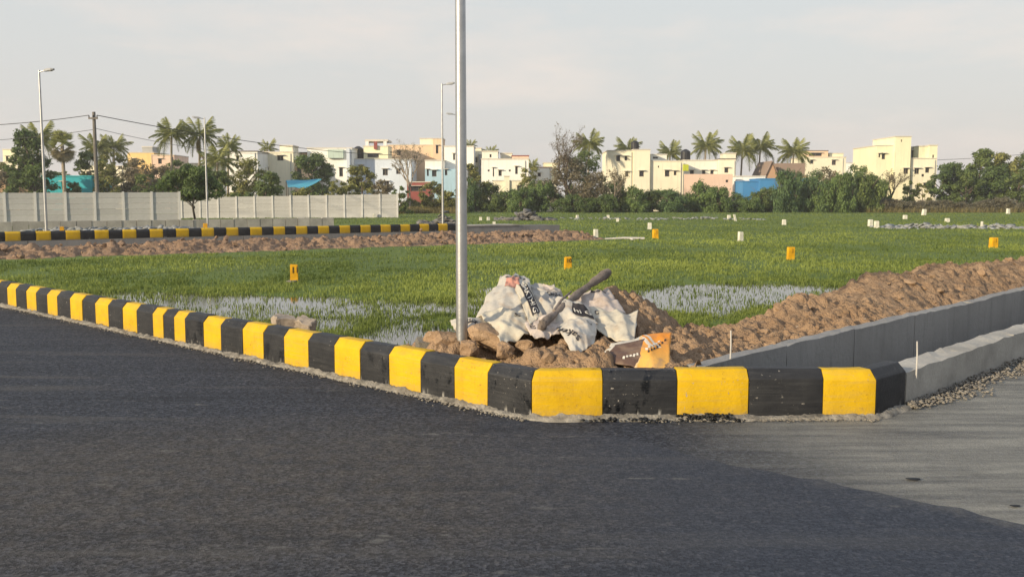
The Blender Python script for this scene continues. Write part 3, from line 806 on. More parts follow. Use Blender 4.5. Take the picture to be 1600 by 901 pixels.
# ------------------------------------------------------------------ street lamps
def street_lamp(base, height, arm_dir, label, r0=0.045):
    t = thing("street_lamp", label, "street lamp", base, 0, "galvanised street lamps of the new roads")
    b = np.array(base, dtype=float)
    mb = MB().tube([b, b + (0, 0, height * 0.5), b + (0, 0, height)], [r0, r0 * 0.85, r0 * 0.62], 20)
    o = mb.build("pole", M['steel'], t); smooth_by_angle(o)
    mb = MB().tube([b + (0, 0, 0.0), b + (0, 0, 0.02)], [r0 * 2.1, r0 * 2.1], 20)
    for k in range(4):
        a = math.pi / 4 + k * math.pi / 2
        mb.tube([b + (math.cos(a) * r0 * 1.6, math.sin(a) * r0 * 1.6, 0.015), b + (math.cos(a) * r0 * 1.6, math.sin(a) * r0 * 1.6, 0.05)], 0.009, 6)
    mb.build("base_plate", M['steel'], t)
    ad = np.array((arm_dir[0], arm_dir[1], 0.0)); ad /= np.linalg.norm(ad)
    tp = b + (0, 0, height - 0.08)
    mb = MB().tube([tp, tp + ad * 0.08 + (0, 0, 0.04), tp + ad * 0.22 + (0, 0, 0.06)], 0.022, 10)
    o = mb.build("arm", M['steel'], t); smooth_by_angle(o)
    h0 = tp + ad * 0.20 + np.array((0, 0, 0.06)); pr = np.array((-ad[1], ad[0], 0))
    V = []; 
    for s_, w_, zt, zb in ((0, 0.05, 0.035, -0.03), (0.1, 0.075, 0.05, -0.035), (0.30, 0.085, 0.045, -0.03), (0.38, 0.05, 0.02, -0.02)):
        c = h0 + ad * s_ + (0, 0, s_ * 0.12)
        V += [c + pr * w_ + (0, 0, zb), c - pr * w_ + (0, 0, zb), c - pr * w_ * .7 + (0, 0, zt), c + pr * w_ * .7 + (0, 0, zt)]
    fs = [(k * 4 + i, k * 4 + (i + 1) % 4, k * 4 + 4 + (i + 1) % 4, k * 4 + 4 + i) for k in range(3) for i in range(4)] + [(3, 2, 1, 0), (12, 13, 14, 15)]
    hd = part("lamp_head", V, fs, M['lamphead'], t)
    q = h0 + ad * 0.20 + np.array((0, 0, -0.012))
    V = [q + ad * a * 0.09 + pr * c_ * 0.055 + (0, 0, z_) for z_ in (-0.01, 0.0) for a, c_ in ((-1, -1), (1, -1), (1, 1), (-1, 1))]
    v2 = np.array(V) - np.array(root_loc(t))
    obj("lens", mkmesh("lens", v2, BOXF, M['rod']), hd)
    return t
lp = PD(722, 554, 7.42)
street_lamp((lp[0], lp[1], lp[2] - 0.02), 6.3, (0.3, -1), "tall galvanised street lamp pole standing in the soil just behind the near kerb", 0.047)
def far_lamp(px, ytop, d, ad, label, zb=0.0):
    t_ = PD(px, ytop, d)
    street_lamp((t_[0], t_[1], zb), t_[2] - zb, ad, label, 0.052)
def on_kerb(px, off):                                   # depth of the far kerb line along a picture column
    r = ray(px, HOR); 
    # intersect with line offset from FK0
    A_ = np.array([[r[0], -fk_dir[0]], [r[1], -fk_dir[1]]]); bb = (FK0 + fk_n * off)[:2]
    return float(np.linalg.solve(A_, bb)[0] * r[1])
far_lamp(61, 110, on_kerb(65, 0.5), (1, -0.2), "grey street lamp on the far road beside the utility pole, arm to the road")
far_lamp(690.5, 131, on_kerb(690, 0.5), (1, -0.1), "grey street lamp near the end of the striped far kerb")
far_lamp(319.5, 184, on_kerb(320, 11.0), (-1, -0.2), "street lamp behind the low block wall with its arm pointing the other way")
far_lamp(713.5, 178, 53.0, (-1, 0), "distant street lamp lined up behind the near lamp pole", -0.4)

# ------------------------------------------------------------------ far kerb, drain wall, road, block wall, fence
fkb = thing("far_road_kerb", "far kerb of yellow and black painted stones on a concrete drain wall beyond the grass", "kerb", FK0)
s = -6.0; k = 0
Ltot = far_st(*P(714, 360.5)[:2])[0]
nst = int(round((Ltot + 6) / 0.475)); ln = (Ltot + 6) / nst
FZ = 0.0
proto = {}
for k in range(nst):
    p0 = FK0 + fk_dir * (-6 + k * ln); p1 = FK0 + fk_dir * (-6 + (k + 1) * ln)
    kerb_stone(p0, p1, fk_n, fk_n, M['black'] if (nst - k) % 2 == 1 else M['yellow'], fkb, h=0.33, z0=0.012)
far_drain = thing("far_drain", "weathered concrete drain wall under the far striped kerb with an open grey end", "drain", FK0)
def far_box(name, s0, s1, t0, t1, z0, z1, mat, parent):
    V = []
    for z_ in (z0, z1):
        for (s_, t_) in ((s0, t0), (s1, t0), (s1, t1), (s0, t1)):
            q = FK0 + fk_dir * s_ + fk_n * t_; V.append((q[0], q[1], z_))
    return part(name, V, BOXF, mat, parent)
ss_ = -6.0
while ss_ < Ltot + 0.2:
    e_ = min(ss_ + random.uniform(3.2, 5.2), Ltot + 0.2)
    jt = random.uniform(-0.012, 0.012)
    far_box("wall_panel", ss_ + 0.01, e_ - 0.01, -0.03 + jt, 0.16 + jt, -0.6, 0.006, M['drain'], far_drain)
    if e_ >= Ltot + 0.2: break
    ss_ = e_
far_box("wall_panel", Ltot + 0.21, FE, 0.0, 0.16, -0.6, 0.17, M['drain'], far_drain)
far_box("outer_wall", Ltot + 0.21, FE, 1.0, 1.18, -0.6, 0.17, M['concrete'], far_drain)
far_box("cover_slab", Ltot + 0.3, FE - 2.4, -0.03, 1.22, 0.175, 0.23, M['concrete'], far_drain)
far_box("channel_floor", Ltot + 0.3, FE - 0.05, 0.17, 0.99, -0.6, -0.25, M['drain'], far_drain)
V = []
for (s_, t_) in ((-30, 0.17), (Ltot + 0.2, 0.17), (Ltot + 3, 9), (-30, 9)):
    q = FK0 + fk_dir * s_ + fk_n * t_; V.append((q[0], q[1], 0.03))
tag(obj("far_road", mkmesh("far_road", V, [(0, 1, 2, 3)], M['soil_red'])), kind="structure")
# soil bank in front of the far drain
ss_ = np.arange(-14, FE + 1.9, 0.09); tt_ = np.arange(-4.6, 0.02, 0.08)
S, T = np.meshgrid(ss_, tt_, indexing='ij')
X = FK0[0] + fk_dir[0] * S + fk_n[0] * T; Y = FK0[1] + fk_dir[1] * S + fk_n[1] * T
cr = -0.20 + 0.28 * (fbm(S * 0.45, T * 0 + 1, 3, 61) - 0.35)
Z = np.where(T > -1.6, cr - 0.10 * np.clip(T + 1.2, 0, 2), cr - (cr + 0.62) * np.clip((-1.6 - T) / 2.6, 0, 1))
endf = np.clip((FE + 1.6 - S) / 2.2, 0, 1); Z = -0.62 + (Z + 0.62) * endf
Z = Z + (0.20 * bumps(S * 1.6, T * 1.6, 63) + 0.13 * bumps(S * 3.4, T * 3.4, 64) + 0.22 * (fbm(S * 4, T * 4, 3, 65) - 0.5) + 0.12 * np.abs(fbm(S * 2.2, T * 2.2, 3, 66) - .5) * 2 + 0.16 * (RNG.random(S.shape) - .5) - 0.15) * np.clip((Z + 0.6) / 0.3, 0, 1)
idx = np.arange(S.size).reshape(S.shape)
f = np.stack([idx[:-1, :-1].ravel(), idx[1:, :-1].ravel(), idx[1:, 1:].ravel(), idx[:-1, 1:].ravel()], 1)
fbank = tag(obj("far_soil_bank", mkmesh("far_soil_bank", np.stack([X.ravel(), Y.ravel(), Z.ravel()], 1), f, M['soil_red'], False)), kind="structure")
CL2 = [mkmesh("clod", *lump(140 + i, 1, 0.4, 0.75), M['clod_red'], False) for i in range(4)]
for k in range(280):
    a = random.uniform(-4, FE + 0.5); b = random.uniform(-3.4, -0.3); r = random.choice((0.06, 0.08, 0.1, 0.13, 0.17))
    q = FK0 + fk_dir * a + fk_n * b
    ia = int((a + 14) / 0.09); ib = int((b + 4.6) / 0.08)
    obj("clod", CL2[k % 4], fbank, (q[0], q[1], float(Z[ia, ib]) + r * 0.25), (random.random(), random.random(), random.uniform(0, 6)), (r * 1.2, r, r * .8))

# low block wall beyond the far road
bw0 = P(-60, 359.5, 0.0); bw1 = P(522, 350.5, 0.0)
bwd = bw1 - bw0; bwl = np.linalg.norm(bwd); bwd /= bwl; bwn = np.array((-bwd[1], bwd[0], 0))
bw = thing("block_wall", "low wall of pale concrete blocks between the far road and the panel fence", "wall", bw0)
nb = 26
for i in range(nb):
    a0, a1 = bwl * i / nb + 0.012, bwl * (i + 1) / nb - 0.012; tj = random.uniform(-0.015, 0.015); zt = 0.36 + random.uniform(-.015, .015)
    V = [bw0 + bwd * a + bwn * (b + tj) + np.array((0, 0, z_)) for z_ in (-0.1, zt) for a, b in ((a0, 0), (a1, 0), (a1, 0.2), (a0, 0.2))]
    part("block", V, BOXF, M['block'], bw)

def panel_fence(x0, yb0, x1, yb1, z, nbay, ht, rows, label):
    a = PD(x0, yb0, z[0]); b = PD(x1, yb1, z[1]); d = b - a; L = np.linalg.norm(d); d /= L; n_ = np.array((-d[1], d[0], 0))
    t = thing("panel_fence", label, "fence", a, 0, "precast concrete panel fences")
    ang = math.atan2(d[1], d[0]); bay = L / nbay
    ph = ht / rows
    slab = mkmesh("fence_panel", boxv(-bay / 2 + 0.05, bay / 2 - 0.05, -0.025, 0.025, 0.006, ph - 0.006), BOXF, M['panel'])
    post = mkmesh("fence_post", boxv(-0.08, 0.08, -0.09, 0.09, -0.7, ht + 0.05), BOXF, M['post'])
    foot = mkmesh("fence_panel", boxv(-bay / 2 + 0.05, bay / 2 - 0.05, -0.025, 0.025, -0.6, ph - 0.006), BOXF, M['panel'])
    for i in range(nbay + 1):
        q = d * bay * i
        obj("fence_post", post, t, q, (random.gauss(0, .006), random.gauss(0, .006), ang))
    for i in range(nbay):
        for r in range(rows):
            q = d * bay * (i + 0.5)
            obj("fence_panel", slab if r else foot, t, (q[0] + n_[0] * random.uniform(-.012, .012), q[1] + n_[1] * random.uniform(-.012, .012), q[2] + ph * r), (random.gauss(0, .004), 0, ang))
    return t
panel_fence(-40, 346.5, 281, 342, (63.5, 68.5), 7, 1.92, 5, "taller bluish grey concrete panel fence ending beside a round leafy tree")
panel_fence(284, 338, 621, 331.5, (88, 90), 12, 1.72, 5, "lower warm grey concrete panel fence behind the dark rubble heaps")

# ------------------------------------------------------------------ marker stones and writing
def text_mesh(body, size=1.0, cuts=1):
    cu = bpy.data.curves.new("txt", 'FONT'); cu.body = body; cu.size = size
    cu.resolution_u = 3; cu.offset = 0.012 * size
    ob = bpy.data.objects.new("txt", cu); link(ob)
    dg = bpy.context.evaluated_depsgraph_get()
    me = bpy.data.meshes.new_from_object(ob.evaluated_get(dg))
    bpy.data.objects.remove(ob); bpy.data.curves.remove(cu)
    bm = bmesh.new(); bm.from_mesh(me); bpy.data.meshes.remove(me)
    bmesh.ops.triangulate(bm, faces=bm.faces)
    for _ in range(cuts):
        bmesh.ops.subdivide_edges(bm, edges=[e_ for e_ in bm.edges if e_.calc_length() > 0.12 * size], cuts=1)
        bmesh.ops.triangulate(bm, faces=bm.faces)
    bm.verts.index_update()
    v = np.array([tuple(q.co) for q in bm.verts]); f = [tuple(w.index for w in q.verts) for q in bm.faces]; bm.free()
    return v, f
def marker_stone(px, ybase, w_px, h_px, mat, label, group, txt=None, z=-0.42, yaw=0.35, tilt=0.0, plinth=False):
    p = P(px, ybase, z); d = p[1]; w = w_px * d / F; h = h_px * d / F
    t = thing("marker_stone", label, "marker stone", p, yaw, group)
    w_ = w * 0.5 * 0.86
    bm = bmesh.new()
    for q in boxv(-w_, w_, -w_ * .8, w_ * .8, -0.08, h): bm.verts.new(q)
    bm.verts.ensure_lookup_table()
    for q in BOXF: bm.faces.new([bm.verts[i] for i in q])
    for v_ in bm.verts:
        if v_.co.z > 0: v_.co.x *= 0.9; v_.co.y *= 0.9; v_.co.x += tilt * h
        v_.co += Vector((random.gauss(0, w * .02), random.gauss(0, w * .02), random.gauss(0, w * .02)))
    bmesh.ops.bevel(bm, geom=list(bm.edges), offset=w * 0.05, segments=2, affect='EDGES')
    me = bpy.data.meshes.new("post"); bm.to_mesh(me); bm.free(); me.materials.append(mat)
    o = obj("post", me, t); smooth_by_angle(o, 30)
    if plinth:
        v_, f_ = lump(51, 2, 0.25, 0.25); v_ = np.array(v_) * np.array((w * 0.85, w * 0.8, 0.22)) + np.array((0, 0, 0.02))
        obj("footing", mkmesh("footing", v_, f_, M['mortar'], True), t)
    if txt:
        v_, f_ = text_mesh(txt, 1.0, 0)
        mn, mx = v_.min(0), v_.max(0); sc = h * 0.36 / (mx[1] - mn[1])
        cxm = (mn[0] + mx[0]) / 2
        X_ = (v_[:, 0] - cxm) * sc * 0.9 + w_ * 0.25; Z_ = (v_[:, 1] - mn[1]) * sc + h * 0.52
        V_ = np.stack([X_ + tilt * Z_, np.full(len(X_), -w_ * .8 - 0.004), Z_], 1)
        obj("number", mkmesh("number", V_, f_, M['ink']), t)
    return t
YG = "yellow plot marker stones"; WG = "small white marker stones"
marker_stone(460, 440, 15, 27, M['stone_y'], "yellow marker stone numbered 11 on a pale footing in the grass", YG, "11", plinth=True, yaw=0.2)
marker_stone(887, 420, 13, 19, M['stone_y'], "yellow marker stone numbered 10 in grass behind the log", YG, "10", yaw=0.25)
marker_stone(1235, 405, 13, 19, M['stone_y'], "yellow marker stone with a short dark mark, beyond the right-hand puddle", YG, "|", yaw=0.2)
marker_stone(1552, 387, 13, 16, M['stone_y'], "yellow marker stone in grass beyond the long soil bank", YG, "|", yaw=0.2)
marker_stone(1024, 373, 10, 15, M['stone_y'], "yellow marker stone close behind a white one near the fallen pole", YG, "|", yaw=0.2)
marker_stone(97, 364, 8, 10, M['stone_y'], "small yellow marker stone behind the striped far kerb below the tall fence", "small yellow stones by the far road", z=0.03)
marker_stone(321, 358, 8, 9, M['stone_y'], "small yellow marker stone at the foot of the lamp behind the far kerb", "small yellow stones by the far road", z=0.03)
WL = {931: "white marker stone at the end of the far soil bank", 1015: "white marker stone just behind a yellow one", 1157: "larger white marker stone alone in open grass", 1360: "white marker stone, the shorter of a close pair", 1369.5: "white marker stone, the taller of a close pair", 1150: "thin leaning white stone beside an upright one", 1443: "white marker stone beside a pair of boulders", 1534: "slim white stone standing in the pale rubble strip", 1480: "white marker stone on top of the pale rubble strip", 466: "white stone before the lower panel fence"}
for (x_, y_, w_, h_, tl2) in ((931, 371, 8, 13, 0), (1015, 358, 7, 10, 0), (1157, 376, 9, 14, 0), (1225, 351, 7, 8, 0), (1360, 353, 8, 10, 0), (1369.5, 356, 8, 11, 0),
        (1139, 342, 6, 6, 0), (1150, 345, 4, 10, -0.35), (1414, 342, 7, 6, 0), (1443, 336, 7, 9, 0.15), (1480, 347, 8, 6, 0), (1534, 356, 4, 10, 0), (1575, 334, 6, 8, 0),
        (902, 341, 5, 5, 0), (950, 341, 5, 5, 0), (965, 346, 5, 5, 0), (751, 344, 5, 5, 0), (763, 344, 5, 5, 0), (772, 351, 6, 5, 0), (585, 340, 5, 7, 0), (466, 337, 5, 5, 0), (544, 339, 4, 5, 0)):
    marker_stone(x_, y_, w_, h_, M['stone_w'], WL.get(x_, "small white painted marker stone in the green field"), WG, None, yaw=random.uniform(0.05, 0.4), tilt=tl2)
a = P(945, 373, -0.38); b = P(1007, 372.5, -0.36)
mb = MB().tube([a, (a + b) / 2 + np.array((0, 0, 0.03)), b], [0.03, 0.05, 0.055], 8); mb.tube([(a * .35 + b * .65), (a * .35 + b * .65) + np.array((0.1, -0.5, -0.05))], [0.05, 0.03], 8)
tag(mb.build("fallen_pole", M['rod'], None), "pale fallen pole lying on the grass before a yellow stone", "pole")

# ------------------------------------------------------------------ heap items: sacks, log
def dm(y):                                             # depth of the heap's front slope at a picture row
    return 6.80 + (572 - y) / 122.0 * 1.55
def sackmat(name, base, orange=False):
    m, t, b = newmat(name)
    uv = node(t, "ShaderNodeUVMap"); uv.uv_map = "UVMap"
    oc = objcoord(t)
    n1 = noise(t, oc, 9, 5, 0.6); n2 = noise(t, oc, 60, 3)
    wv = node(t, "ShaderNodeTexWave"); wv.inputs["Scale"].default_value = 45; t.links.new(uv.outputs[0], wv.inputs[0])
    if orange:
        sep = node(t, "ShaderNodeSeparateXYZ"); t.links.new(uv.outputs[0], sep.inputs[0])
        u = sep.outputs[0]; v_ = sep.outputs[1]
        wob = math_(t, 'ADD', u, rng(t, noise(t, uv.outputs[0], 4, 2), 0, 1, -0.05, 0.05))
        c = mixc(t, rng(t, v_, 0.2, 0.85), (0.66, 0.36, 0.075), (0.68, 0.24, 0.015))
        # pale stripes on the orange half
        diag = math_(t, 'ADD', math_(t, 'MULTIPLY', u, 1.0), math_(t, 'MULTIPLY', v_, 0.55))
        for (a_, b_) in ((0.98, 1.05), (1.10, 1.15)):
            s_ = math_(t, 'MULTIPLY', math_(t, 'GREATER_THAN', diag, a_), math_(t, 'LESS_THAN', diag, b_))
            s_ = math_(t, 'MULTIPLY', s_, math_(t, 'GREATER_THAN', v_, 0.55))
            c = mixc(t, s_, c, (0.62, 0.55, 0.45))
        brown = math_(t, 'MULTIPLY', math_(t, 'LESS_THAN', math_(t, 'ADD', wob, math_(t, 'MULTIPLY', v_, -0.10)), 0.50), math_(t, 'LESS_THAN', v_, 0.80))
        brown = math_(t, 'MULTIPLY', brown, math_(t, 'GREATER_THAN', u, 0.07))
        edge = math_(t, 'MULTIPLY', math_(t, 'LESS_THAN', wob, 0.53), 1.0)
        pale = math_(t, 'MULTIPLY', math_(t, 'LESS_THAN', u, 0.50), math_(t, 'GREATER_THAN', v_, 0.80))
        pale = math_(t, 'ADD', pale, math_(t, 'LESS_THAN', u, 0.09), True)
        c = mixc(t, edge, c, (0.66, 0.45, 0.22)); c = mixc(t, brown, c, (0.095, 0.055, 0.040)); c = mixc(t, pale, c, (0.50, 0.47, 0.40))
    else:
        c = mixc(t, rng(t, n1, 0.3, 0.7), tuple(q * 0.8 for q in base), base)
    c = mixc(t, rng(t, n1, 0.50, 0.70, 0, 0.6), c, (0.25, 0.175, 0.115))
    c = mixc(t, rng(t, n2, 0.6, 0.8, 0, 0.35), c, (0.20, 0.15, 0.11))
    t.links.new(c, b.inputs["Base Color"]); b.inputs["Roughness"].default_value = 0.7
    h = math_(t, 'ADD', noise(t, oc, 26, 4, 0.6, 0.6), math_(t, 'MULTIPLY', wv.outputs["Fac"], 0.05))
    bump(t, b, h, 0.22, 0.015)
    return m
M['sack'] = sackmat("woven_sack", (0.52, 0.485, 0.42)); M['sack_pink'] = sackmat("pinkish_sack", (0.52, 0.445, 0.39)); M['sack_cream'] = sackmat("cream_sack", (0.54, 0.495, 0.395))
M['sack_grey'] = sackmat("grey_sack", (0.43, 0.405, 0.36)); M['sack_orange'] = sackmat("orange_sack", (0, 0, 0), True)
M['sackink'] = plain("faded_print", (0.035, 0.032, 0.035), 0.8, 0.3, 20, 80); M['pinkprint'] = plain("pink_print", (0.50, 0.24, 0.18), 0.8, 0.3, 20, 80)
M['whiteprint'] = plain("white_print", (0.62, 0.58, 0.50), 0.8, 0.15, 20, 80)
class Sack:
    def __init__(s, quad, off, amp, seed, mat, label, sag=0.05, dd=(0, 0, 0, 0), thick=0.022):
        s.c = [PD(px, py, dm(py) - off + q) for (px, py), q in zip(quad, dd)]    # TL TR BR BL
        cc = sum(s.c) / 4; s.c = [cc + (q - cc) * 1.10 for q in s.c]
        s.seed = seed; s.amp = amp * 1.1; s.sag = sag
        e1 = s.c[1] - s.c[0]; e2 = s.c[3] - s.c[0]; n_ = np.cross(e2, e1); n_ /= np.linalg.norm(n_)
        if n_[1] > 0: n_ = -n_
        s.n = n_; s.e1 = e1 / np.linalg.norm(e1); s.e2 = e2 / np.linalg.norm(e2)
        nu, nv = 34, 34
        U, V = np.meshgrid(np.linspace(0, 1, nu), np.linspace(0, 1, nv), indexing='ij')
        top = s.S(U.ravel(), V.ravel())
        edge = np.minimum(np.minimum(U, 1 - U), np.minimum(V, 1 - V)).ravel()
        bot = top - s.n * (thick * np.clip(edge / 0.12, 0, 1) ** .5 + 0.004)[:, None]
        idx = np.arange(nu * nv).reshape(nu, nv)
        f1 = np.stack([idx[:-1, :-1].ravel(), idx[:-1, 1:].ravel(), idx[1:, 1:].ravel(), idx[1:, :-1].ravel()], 1)
        base = s.c[3] * 0.5 + s.c[2] * 0.5
        s.root = thing("cement_sack", label, "sack", base, 0, "empty sacks on the soil heap")
        ring = np.concatenate([idx[:, 0], idx[-1, 1:], idx[::-1, -1][1:], idx[0, ::-1][1:-1]])
        nx = np.roll(ring, -1); off_ = nu * nv
        side = np.stack([ring, nx, nx + off_, ring + off_], 1)
        V3 = np.concatenate([top, bot]) - base
        me = mkmesh("cloth", V3, np.concatenate([f1, f1[:, ::-1] + off_, side]), mat, True)
        ul = me.uv_layers.new(name="UVMap")
        uvs = np.stack([np.concatenate([U.ravel(), U.ravel()]), 1 - np.concatenate([V.ravel(), V.ravel()])], 1)
        li = np.empty(len(me.loops), dtype=np.int32); me.loops.foreach_get("vertex_index", li)
        ul.data.foreach_set("uv", uvs[li].astype(np.float32).ravel())
        s.base = base
        s.o = obj("cloth", me, s.root)
    def S(s, u, v):
        a, b, c, d = s.c; sd = s.seed
        # ragged outline
        uu = u + 0.06 * (fbm(v * 3 + sd, u * 2, 3, sd) - 0.5) * 2 * (1 - 0.3 * u); vv = v + 0.07 * (fbm(u * 3, v * 2 + sd, 3, sd + 1) - 0.5) * 2
        p = (a[None] * ((1 - uu) * (1 - vv))[:, None] + b[None] * (uu * (1 - vv))[:, None] + c[None] * (uu * vv)[:, None] + d[None] * ((1 - uu) * vv)[:, None])
        rot = sd * 0.7; q = u * math.cos(rot) + v * math.sin(rot); q2 = -u * math.sin(rot) + v * math.cos(rot)
        fold = np.abs(fbm(q * 2.8 + 5, q2 * 0.9, 2, sd + 2) - 0.5) * 2
        w = s.amp * (1.5 * (0.45 - fold) + 0.8 * (fbm(u * 5, v * 5, 3, sd + 3) - 0.5)) + s.sag * (1 - (2 * u - 1) ** 2) * (1 - (2 * v - 1) ** 2)
        w = w - 0.5 * s.amp * np.abs(vnoise(q2 * 5, q * 1.6, sd + 4) - 0.5) * 2
        return p + s.n[None] * w[:, None]
    def patch(s, u0, u1, v0, v1, mat, name="print", lift=0.004):
        U, V = np.meshgrid(np.linspace(u0, u1, 24), np.linspace(v0, v1, 24), indexing='ij')
        p = s.S(U.ravel(), V.ravel()) + s.n * lift - s.base
        idx = np.arange(U.size).reshape(U.shape)
        f = np.stack([idx[:-1, :-1].ravel(), idx[:-1, 1:].ravel(), idx[1:, 1:].ravel(), idx[1:, :-1].ravel()], 1)
        obj(name, mkmesh(name, p, f, mat, True), s.root)
    def text(s, body, u0, v0, du, dv, size_u, mat, lift=0.006, name="print"):
        """baseline from (u0,v0) along (du,dv) (unit length = whole text length); letters grow to the left of it"""
        v_, f_ = text_mesh(body, 1.0, 2)
        mn, mx = v_.min(0), v_.max(0)
        X_ = (v_[:, 0] - mn[0]) / (mx[0] - mn[0]); Y_ = (v_[:, 1] - mn[1]) / (mx[1] - mn[1])
        # perpendicular in (u, v) with v downwards; letters upright to the left of the baseline
        L1 = np.linalg.norm(s.c[1] - s.c[0]); L2 = np.linalg.norm(s.c[3] - s.c[0])
        wx, wy = du * L1, dv * L2; l = math.hypot(wx, wy); px_, py_ = wy / l * size_u / L1, -wx / l * size_u / L2
        U = u0 + du * X_ + px_ * Y_; V = v0 + dv * X_ + py_ * Y_
        p = s.S(U, V) + s.n * lift - s.base
        obj(name, mkmesh(name, p, f_, mat), s.root)

sk = Sack([(826, 449), (866, 446), (886, 474), (836, 474)], 0.02, 0.035, 3, M['sack_grey'], "dull grey sack lying furthest back on the heap behind the log", 0.03)
sk.patch(0.5, 0.8, 0.1, 0.5, M['sack_pink']); sk.text("Gold", 0.45, 0.80, 0.45, 0.0, 0.05, M['sackink'])
sk = Sack([(784, 431), (822, 440), (846, 502), (748, 492)], 0.06, 0.055, 5, M['sack'], "peaked off-white sack at the top of the heap with letters Gol", 0.05)
sk.patch(0.28, 0.66, 0.16, 0.42, M['pinkprint']); sk.text("Gol", 0.20, 0.14, 0.62, 0.03, 0.06, M['sackink'])
sk = Sack([(752, 488), (818, 486), (838, 512), (786, 533)], 0.12, 0.05, 8, M['sack_cream'], "dirty cream sack low on the heap near the lamp pole with letter S", 0.03)
sk.text("S", 0.60, 0.55, 0.13, 0.02, 0.075, M['sackink'])
sk = Sack([(826, 452), (876, 470), (868, 508), (832, 500)], 0.12, 0.05, 12, M['sack_grey'], "crumpled grey sack in the middle of the heap under the log", 0.05)
sk = Sack([(816, 502), (878, 494), (872, 521), (836, 529)], 0.15, 0.04, 15, M['sack_pink'], "pinkish white sack at the lower end of the log", 0.03)
sk.text("G", 0.08, 0.55, 0.14, 0.0, 0.07, M['sackink'])
sk = Sack([(890, 464), (948, 452), (972, 484), (908, 490)], 0.05, 0.04, 18, M['sack_pink'], "pinkish sack under the log with letters Go on its top edge", 0.03)
sk.text("Go", 0.52, 0.26, 0.34, 0.0, 0.065, M['sackink'])
sk = Sack([(922, 484), (993, 487), (986, 534), (928, 510)], 0.10, 0.030, 22, M['sack_cream'], "large smooth cream sack spread flat on the right flank of the heap", 0.03)
sk.text("G", 0.10, 0.32, 0.10, 0.02, 0.05, M['sackink'])
sk = Sack([(866, 468), (918, 478), (930, 506), (868, 504)], 0.17, 0.05, 27, M['sack'], "folded off-white sack with a black band of white letters", 0.05)
sk.patch(0.48, 0.98, 0.42, 0.80, M['sackink']); sk.text("hi G", 0.52, 0.73, 0.42, 0.0, 0.062, M['whiteprint'], 0.011)
sk = Sack([(868, 498), (930, 506), (926, 536), (896, 552)], 0.20, 0.035, 31, M['sack'], "white sack hanging lowest in front with sakthi printed upside down", 0.05)
sk.text("sakthi", 0.46, 0.80, -0.44, -0.62, 0.07, M['sackink'])
sk.text("G", 0.90, 0.2, -0.12, -0.02, 0.05, M['sackink'])
v_, f_ = lump(77, 2, .3, .8)
sk = Sack([(804, 447), (823, 441), (847, 492), (829, 504)], 0.22, 0.012, 35, M['sack_cream'], "narrow folded sack strip with SAKTHI in a black band running down it", 0.02)
sk.patch(0.34, 0.92, 0.10, 0.90, M['sackink']); sk.text("SAKTHI G", 0.44, 0.13, 0.0, 0.76, 0.055, M['whiteprint'], 0.009)
sk = Sack([(704, 500), (762, 497), (748, 520), (714, 516)], 0.02, 0.03, 38, M['sack'], "small white sack scrap stuck behind the lamp pole", 0.02, thick=0.012)
sk.patch(0.42, 0.75, 0.35, 0.62, M['sackink']); sk.text("THI", 0.46, 0.56, 0.24, 0, 0.035, M['whiteprint'], 0.008)
sk = Sack([(956, 536), (1043, 520), (1041, 580), (944, 562)], 0.17, 0.018, 44, M['sack_orange'], "orange and brown printed plastic sack lying against the kerb top", 0.04, dd=(-0.24, -0.27, -0.03, -0.06))
rr = random.Random(4)
def glyph_row(u0, v0, du, dv, n, mat, w, hgt):
    for i in range(n):
        a = (i + 0.1) / n; b = (i + 0.8) / n
        cu, cv = u0 + du * (a + b) / 2, v0 + dv * (a + b) / 2
        sk.patch(cu - w, cu + w, cv - hgt * rr.uniform(.7, 1.1), cv + hgt * rr.uniform(.5, 1), mat)
glyph_row(0.63, 0.62, 0.30, -0.36, 7, M['sackink'], 0.012, 0.045)
glyph_row(0.60, 0.55, 0.24, -0.30, 6, M['whiteprint'], 0.018, 0.03)
glyph_row(0.30, 0.86, 0.20, -0.20, 5, M['whiteprint'], 0.014, 0.045)

# weathered log
lg = thing("log", "weathered grey log lying across the sacks on the soil heap", "log", PD(852, 503, dm(503) - 0.30))
pa = [PD(848, 506, dm(506) - 0.30), PD(868, 489, dm(489) - 0.30), PD(890, 470, dm(470) - 0.28), PD(915, 450, dm(450) - 0.25), PD(950, 425, dm(430) - 0.20)]
mb = MB(); fine = []
for i in range(len(pa) - 1):
    for k in range(5): fine.append(pa[i] + (pa[i + 1] - pa[i]) * k / 5 + np.array((random.gauss(0, .003), 0, random.gauss(0, .003))))
fine.append(pa[-1])
mb.tube(fine, [0.029 + 0.010 * math.sin(i * 1.1) * .5 + 0.006 * (i / len(fine)) + random.gauss(0, .0022) for i in range(len(fine))], 14)
kn = np.array(mb.v); kq = fbm(kn[:, 0] * 22 + kn[:, 2] * 9, kn[:, 2] * 22 + kn[:, 1] * 15, 3, 17) - .5
ax = np.repeat(np.array(fine), 14, 0); mb.v = [tuple(q) for q in ax + (kn - ax) * (1 + 0.7 * kq)[:, None]]
o = mb.build("trunk", M['wood'], lg); smooth_by_angle(o, 38)
b0 = PD(866, 486, dm(486) - 0.32); b1 = PD(893, 455, dm(455) - 0.30)
mb = MB().tube([b0, (b0 + b1) / 2 + np.array((-.01, 0, .01)), b1], [0.016, 0.013, 0.006], 10)
o = mb.build("branch", M['wood'], lg); smooth_by_angle(o, 50)
v_, f_ = lump(77, 2, .35, .9)
c_ = PD(848, 508, dm(508) - 0.33)
part("root_stump", np.array(v_) * np.array((0.075, 0.06, 0.062)) + c_, f_, M['wood'], lg, True)

